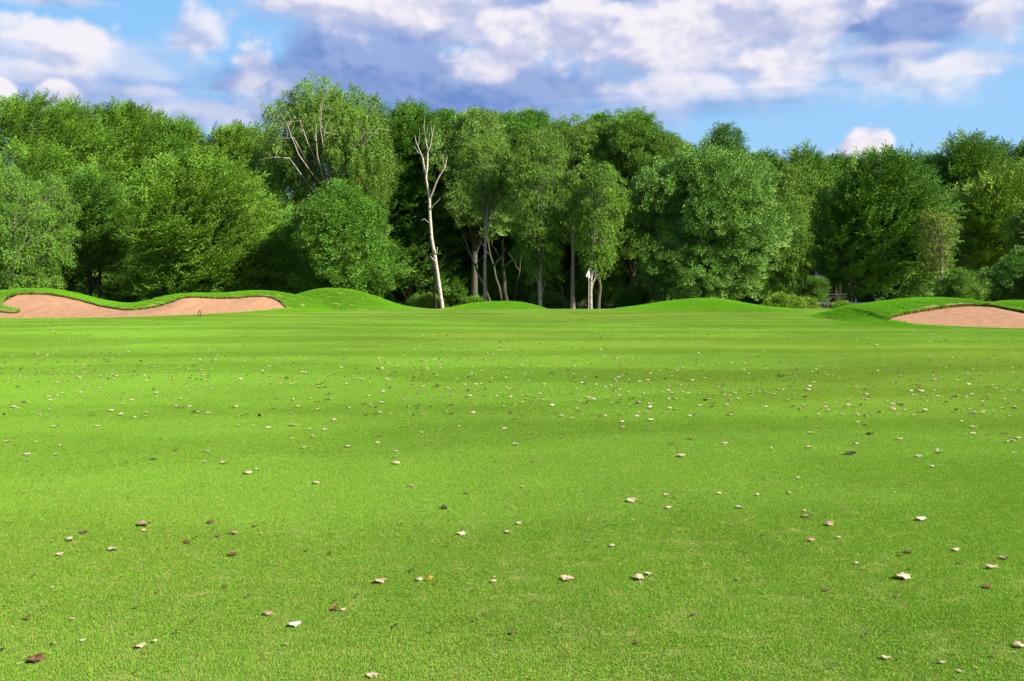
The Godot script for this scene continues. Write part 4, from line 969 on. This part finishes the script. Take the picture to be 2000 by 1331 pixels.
		var m: StandardMaterial3D = looks[k][0].duplicate()
		m.vertex_color_use_as_albedo = true
		var c := scatter("leaf_litter", shapes[{"pale": 0, "tan": 2, "brown": 4, "dark": 5}[k]], m, places, tints, o)
		tag(c, "", "", "", "stuff")

func lone_leaf(shapes: Array, stem_mesh: Mesh, look: Array, p: Vector2, size: float, kind: String) -> void:
	var o := part("fallen_leaf", shapes[rng.randi() % shapes.size()], look[0], self)
	tag(o, look[1], "leaf", look[2])
	var s := maxf(size, 0.035) * 1.05
	var b := Basis(Vector3.UP, rng.randf() * TAU).rotated(Vector3.RIGHT, rng.randf_range(-0.25, 0.35))
	if kind == "orange": b = Basis(Vector3.RIGHT, 1.25)
	o.transform = Transform3D(b.scaled(Vector3(s, s * (0.6 if kind != "brown" else 0.45), s)), Vector3(p.x, height(p.x, p.y) + (0.010 if kind != "orange" else 0.03), -p.y))
	if p.y < 12.0 and kind != "brown":
		part("stem", stem_mesh, M.stem, o)

# ------------------------------------------------------------------ sky
var clouds := [      # azimuth, elevation, half width, half height in degrees; kind (0 white, 1 lilac, 2 blue-grey bank), cover, softness
		[8.8, 13.3, 23.9, 5.0, 1, 0.92, 0.7],
		[-7.0, 14.8, 8.8, 3.2, 1, 0.8, 0.7],
		[-23.6, 10.8, 8.9, 2.6, 1, 0.6, 0.8],
		[-19.0, 8.9, 11.7, 1.4, 1, 0.85, 0.8],
		[-5.3, 10.5, 15.3, 3.1, 2, 0.97, 0.5],
		[-8.2, 12.4, 5.8, 2.6, 2, 0.9, 0.6],
		[-22.4, 10.0, 6.0, 1.2, 2, 0.6, 0.8],
		[3.2, 15.9, 5.6, 1.1, 2, 0.95, 0.5],
		[8.8, 9.8, 9.6, 1.1, 2, 0.45, 0.8],
		[12.2, 11.8, 5.2, 0.6, 2, 0.55, 0.7],
		[21.5, 13.3, 4.1, 1.9, 2, 0.97, 0.5],
		[20.3, 11.7, 5.5, 0.6, 2, 0.5, 0.7],
		[-23.9, 12.3, 3.1, 1.7, 0, 0.92, 0.6],
		[-17.6, 12.5, 2.4, 3.0, 0, 0.8, 0.7],
		[-25.1, 14.3, 4.0, 0.5, 1, 0.7, 0.6],
		[-14.3, 11.9, 2.0, 2.1, 0, 0.75, 0.5],
		[-19.8, 10.0, 3.1, 0.8, 0, 0.5, 0.7],
		[-24.2, 9.6, 1.0, 0.7, 0, 0.95, 0.4],
		[-27.2, 9.7, 0.8, 0.6, 0, 0.95, 0.4],
		[-26.5, 10.8, 2.4, 0.7, 0, 0.5, 0.7],
		[-6.5, 15.0, 6.4, 1.8, 0, 0.97, 0.4],
		[-1.2, 14.4, 3.2, 0.9, 0, 0.85, 0.5],
		[-1.5, 12.4, 3.8, 1.3, 0, 0.85, 0.5],
		[3.8, 13.2, 8.5, 2.4, 0, 0.97, 0.45],
		[12.2, 13.7, 6.6, 2.9, 0, 0.95, 0.45],
		[9.6, 10.7, 8.4, 1.0, 0, 0.75, 0.9],
		[16.9, 12.9, 1.7, 2.3, 0, 0.7, 0.6],
		[25.8, 13.1, 2.7, 1.7, 0, 0.85, 0.6],
		[20.8, 12.2, 3.9, 0.6, 0, 0.5, 0.9],
		[21.9, 10.7, 5.7, 1.3, 0, 0.75, 0.9],
		[25.6, 11.2, 4.0, 1.2, 0, 0.6, 0.8],
		[18.5, 7.0, 1.7, 0.6, 1, 0.4, 0.7],
		[19.4, 7.4, 1.4, 1.2, 0, 1.0, 0.25],
		[8.8, 17.7, 20.4, 1.7, 0, 0.7, 0.5],
		[21.5, 13.4, 2.9, 1.3, 2, 0.8, 0.7],
	]

const ROUGH := [1.0, 0.5, 0.4]
var billow := FastNoiseLite.new()
var puff := FastNoiseLite.new()

func sky_at(az: float, el: float, list: Array) -> Vector3:
	var t := clampf(el / 30.0, 0.0, 1.0)
	var right := 0.5 + 0.5 * sin(deg_to_rad(az))
	var c := Vector3(0.45, 0.72, 1.0).lerp(Vector3(0.13, 0.46, 0.93), pow(t, 0.7))
	c = c.lerp(Vector3(0.45, 0.72, 1.0), 0.25 * right)
	for b in list:
		var da := wrapf(az - b[0], -180.0, 180.0)
		if absf(da) > b[2] * 1.7: continue
		var de: float = el - b[1]
		if absf(de) > b[3] * 1.9: continue
		var n1 := puff.get_noise_3d(az * 9.0 + b[0] * 3.0, el * 15.0, 40.0)
		var n2 := 0.35 - billow.get_noise_3d(az * 2.2, el * 3.0, 9.0 + b[1])
		var q: float = 1.0 - sqrt((da / b[2]) ** 2 + (de / b[3]) ** 2) + ROUGH[b[4]] * (0.80 * n1 + 0.50 * n2)
		var edge: float = b[6] * (0.65 if de > 0.0 else 1.4)      # crisp heads, trailing undersides
		var a: float = smoothstep(-0.03, edge, q) * b[5]
		if a <= 0.0: continue
		var m1 := puff.get_noise_3d((az + 0.7) * 9.0 + b[0] * 3.0, (el + 0.8) * 15.0, 40.0)
		var m2 := 0.35 - billow.get_noise_3d((az + 0.35) * 2.2, (el + 0.4) * 3.0, 9.0 + b[1])
		var s := clampf(0.58 + 0.36 * de / b[3] + 0.10 * da / b[2] + 1.3 * (n1 - m1) + 0.55 * (n2 - m2) + 0.5 * n1, 0.0, 1.0)
		var lit := Vector3(0.94, 0.90, 0.96)
		var dim := Vector3(0.52, 0.56, 0.79)
		if b[4] == 1:
			lit = Vector3(0.75, 0.75, 0.91)
			dim = Vector3(0.36, 0.44, 0.72)
		elif b[4] == 2:
			lit = Vector3(0.32, 0.43, 0.75)
			dim = Vector3(0.16, 0.28, 0.62)
		c = c.lerp(dim.lerp(lit, smoothstep(0.05, 0.95, s)), a)
	return c

func make_sky() -> Image:
	noise.fractal_octaves = 5
	billow.seed = 4
	billow.frequency = 0.06
	billow.fractal_type = FastNoiseLite.FRACTAL_RIDGED
	billow.fractal_octaves = 6
	billow.fractal_gain = 0.6
	puff.seed = 9
	puff.frequency = 0.01
	puff.fractal_octaves = 7
	puff.fractal_gain = 0.58
	var all := clouds.duplicate()
	var r := RandomNumberGenerator.new()
	r.seed = 14
	for i in 95:      # the same broken cloud all round
		var az := r.randf_range(31.0, 329.0)
		if i % 5 == 0: az = r.randf_range(-180.0, 180.0)
		var el := 2.0 + 70.0 * pow(r.randf(), 1.5)
		if i % 5 == 0: el = r.randf_range(21.0, 75.0)
		var w := r.randf_range(6.0, 15.0) * (1.0 + el / 40.0)
		all.append([az if az < 180.0 else az - 360.0, el, w, w * r.randf_range(0.28, 0.45), [0, 0, 1, 2][r.randi() % 4], r.randf_range(0.75, 0.97), r.randf_range(0.4, 0.7)])
	var lw := 640
	var im := Image.create(lw, lw / 2, false, Image.FORMAT_RGBF)
	im.fill(Color(0.36, 0.44, 0.36))
	for y in lw / 4:
		for x in lw:
			var az := (x + 0.5) / lw * 360.0
			var c := sky_at(az if az < 180.0 else az - 360.0, 90.0 - (y + 0.5) / lw * 360.0, all)
			im.set_pixel(x, y, Color(c.x, c.y, c.z))
	im.resize(4096, 2048, Image.INTERPOLATE_CUBIC)
	for y in range(1024 - 215, 1025):
		for i in range(-370, 370):
			var c := sky_at((i + 0.5) / 4096.0 * 360.0, 90.0 - (y + 0.5) / 2048.0 * 180.0, clouds)
			im.set_pixel(posmod(i, 4096), y, Color(c.x, c.y, c.z))
	return im

# ------------------------------------------------------------------ materials
func noise_tex(a: Color, b: Color, freq: float, octaves := 5, size := 512) -> NoiseTexture2D:
	var t := NoiseTexture2D.new()
	t.width = size
	t.height = size
	t.seamless = true
	var n := FastNoiseLite.new()
	n.frequency = freq
	n.fractal_octaves = octaves
	t.noise = n
	var g := Gradient.new()
	g.set_color(0, a.linear_to_srgb())
	g.set_color(1, b.linear_to_srgb())
	t.color_ramp = g
	return t

func bark_image(white: float, seed_: int) -> ImageTexture:
	# birch bark: pale, with dark cross bars and rough black scars
	var im := Image.create(256, 1024, false, Image.FORMAT_RGB8)
	var r := RandomNumberGenerator.new()
	r.seed = seed_
	for y in 1024:
		for x in 256:
			var n := noise.get_noise_2d(x * 1.2 + seed_, y * 0.5) * 0.5 + noise.get_noise_2d(x * 0.3, y * 6.0 + seed_) * 0.5
			var c := Color(0.32, 0.30, 0.265) * white * (1.0 + 0.45 * n)
			if noise.get_noise_2d(x * 1.0 + 900.0, y * 0.9 + seed_) > 0.34: c = c.lerp(Color(0.22, 0.15, 0.09), 0.75)
			im.set_pixel(x, y, Color(clampf(c.r, 0, 1), clampf(c.g, 0, 1), clampf(c.b, 0, 1)).linear_to_srgb())
	for i in 170:
		var w := r.randi_range(8, 70)
		var h := r.randi_range(2, 7) if r.randf() < 0.85 else r.randi_range(10, 26)
		var k := r.randf_range(0.02, 0.1)
		im.fill_rect(Rect2i(r.randi_range(0, 250 - w), r.randi_range(0, 1000), w, h), Color(k, k * 0.85, k * 0.7).linear_to_srgb())
	return ImageTexture.create_from_image(im)

func build_materials() -> void:
	M.soil = mat(Color(1, 1, 1), 0.95, 0.1)
	M.soil.albedo_texture = noise_tex(Color(0.105, 0.125, 0.035), Color(0.145, 0.160, 0.050), 0.02)
	M.soil.uv1_triplanar = true
	M.soil.uv1_world_triplanar = true
	M.soil.uv1_scale = Vector3.ONE * 0.9
	M.lip_soil = mat(Color(1, 1, 1), 0.95, 0.1)
	M.lip_soil.albedo_texture = noise_tex(Color(0.04, 0.026, 0.012), Color(0.17, 0.09, 0.045), 0.03)
	M.lip_soil.uv1_triplanar = true
	M.lip_soil.uv1_world_triplanar = true
	M.lip_soil.uv1_scale = Vector3.ONE * 1.4
	M.sand = mat(Color(1, 1, 1), 0.95, 0.15)
	M.sand.albedo_texture = noise_tex(Color(0.155, 0.088, 0.054), Color(0.235, 0.141, 0.091), 0.012, 6)
	M.sand.uv1_triplanar = true
	M.sand.uv1_world_triplanar = true
	M.sand.uv1_scale = Vector3.ONE * 0.35
	M.sand.heightmap_enabled = true
	M.sand.heightmap_texture = noise_tex(Color(0, 0, 0), Color(1, 1, 1), 0.05, 5)
	M.sand.heightmap_scale = 1.0
	M.grass = mat(Color(1, 1, 1), 0.7, 0.25)
	M.grass.vertex_color_use_as_albedo = true
	M.grass.backlight_enabled = true
	M.grass.backlight = Color(0.75, 0.8, 0.45)
	M.leaf = mat(Color(1, 1, 1), 0.55, 0.32)
	M.leaf.vertex_color_use_as_albedo = true
	M.leaf.backlight_enabled = true
	M.leaf.backlight = Color(0.45, 0.50, 0.22)
	M.bark = mat(Color(1, 1, 1), 0.95, 0.1)
	M.bark.albedo_texture = noise_tex(Color(0.03, 0.032, 0.022), Color(0.10, 0.10, 0.075), 0.03)
	M.bark.uv1_scale = Vector3(1, 0.6, 1)
	M.birch = mat(Color(1, 1, 1), 0.8, 0.2)
	M.birch.albedo_texture = bark_image(0.8, 3)
	M.birch_white = mat(Color(1, 1, 1), 0.8, 0.2)
	M.birch_white.albedo_texture = bark_image(1.08, 8)
	M.white = mat(Color(0.48, 0.48, 0.48), 0.4)
	M.cloth = mat(Color(0.46, 0.47, 0.52), 0.85)
	M.cloth.backlight_enabled = true
	M.cloth.backlight = Color(0.5, 0.5, 0.5)
	M.dark_wood = mat(Color(0.02, 0.014, 0.012), 0.7)
	M.wood = mat(Color(1, 1, 1), 0.85, 0.15)
	M.wood.albedo_texture = noise_tex(Color(0.12, 0.08, 0.05), Color(0.27, 0.19, 0.12), 0.04)
	M.grey_wood = mat(Color(1, 1, 1), 0.85, 0.15)
	M.grey_wood.albedo_texture = noise_tex(Color(0.32, 0.31, 0.28), Color(0.52, 0.51, 0.48), 0.04)
	M.render = mat(Color(1, 1, 1), 0.9, 0.15)
	M.render.albedo_texture = noise_tex(Color(0.40, 0.35, 0.32), Color(0.50, 0.44, 0.41), 0.01)
	M.render.uv1_triplanar = true
	M.slate = mat(Color(0.12, 0.14, 0.17), 0.6)
	M.glass = mat(Color(0.03, 0.035, 0.04), 0.08, 0.5)
	M.stem = mat(Color(0.55, 0.45, 0.20), 0.7)
	for l in [["leaf_pale", Color(0.18, 0.14, 0.09), Color(0.34, 0.29, 0.23)], ["leaf_tan", Color(0.12, 0.08, 0.05), Color(0.25, 0.185, 0.13)], ["leaf_white", Color(0.27, 0.26, 0.23), Color(0.36, 0.35, 0.33)],
			["leaf_brown", Color(0.040, 0.025, 0.012), Color(0.115, 0.075, 0.036)], ["leaf_dark", Color(0.012, 0.012, 0.008), Color(0.05, 0.035, 0.02)], ["leaf_orange", Color(0.34, 0.10, 0.02), Color(0.42, 0.16, 0.045)], ["leaf_two", Color(0.030, 0.015, 0.010), Color(0.36, 0.21, 0.02)]]:
		var m := mat(Color(1, 1, 1), 0.75, 0.25)
		m.albedo_texture = noise_tex(l[1], l[2], 0.009, 4, 256)
		m.backlight_enabled = true
		m.backlight = Color(0.3, 0.28, 0.2)
		M[l[0]] = m
	M.leaf_two.albedo_texture.color_ramp.add_point(0.52, Color(0.06, 0.03, 0.02).linear_to_srgb())

# ------------------------------------------------------------------ scene
func _ready() -> void:
	var cam := Camera3D.new()
	cam.name = "camera"
	cam.fov = 37.8
	cam.near = 0.05
	cam.far = 8000.0
	cam.position = Vector3(0, 1.6, 0)
	cam.rotation_degrees = Vector3(-3.224, 0, 0)
	add_child(cam)
	cam.current = true
	noise.seed = 9
	noise.frequency = 0.01
	var world := WorldEnvironment.new()
	world.name = "world"
	var env := Environment.new()
	env.background_mode = Environment.BG_SKY
	env.tonemap_mode = Environment.TONE_MAPPER_LINEAR
	env.tonemap_exposure = EXPOSURE
	var pano := PanoramaSkyMaterial.new()
	pano.panorama = ImageTexture.create_from_image(make_sky())
	var sky := Sky.new()
	sky.sky_material = pano
	env.sky = sky
	env.background_energy_multiplier = 1.0 / EXPOSURE
	env.sdfgi_enabled = true
	env.ssao_enabled = true
	env.ssil_enabled = true
	world.environment = env
	add_child(world)
	var sun := DirectionalLight3D.new()
	sun.name = "sun"
	sun.light_energy = 1.55
	sun.light_color = Color(1.0, 0.95, 0.86)
	sun.light_angular_distance = 3.0
	sun.shadow_enabled = true
	add_child(sun)
	sun.look_at_from_position(Vector3.ZERO, -SUN_TOWARDS)
	build_materials()
	print("sky ", Time.get_ticks_msec())
	build_ground()
	print("ground ", Time.get_ticks_msec())
	build_turf()
	print("turf ", Time.get_ticks_msec())
	build_trees()
	build_stems()
	print("trees ", Time.get_ticks_msec())
	build_flag()
	build_marker()
	build_fence()
	build_leaves()
	print("done ", Time.get_ticks_msec())
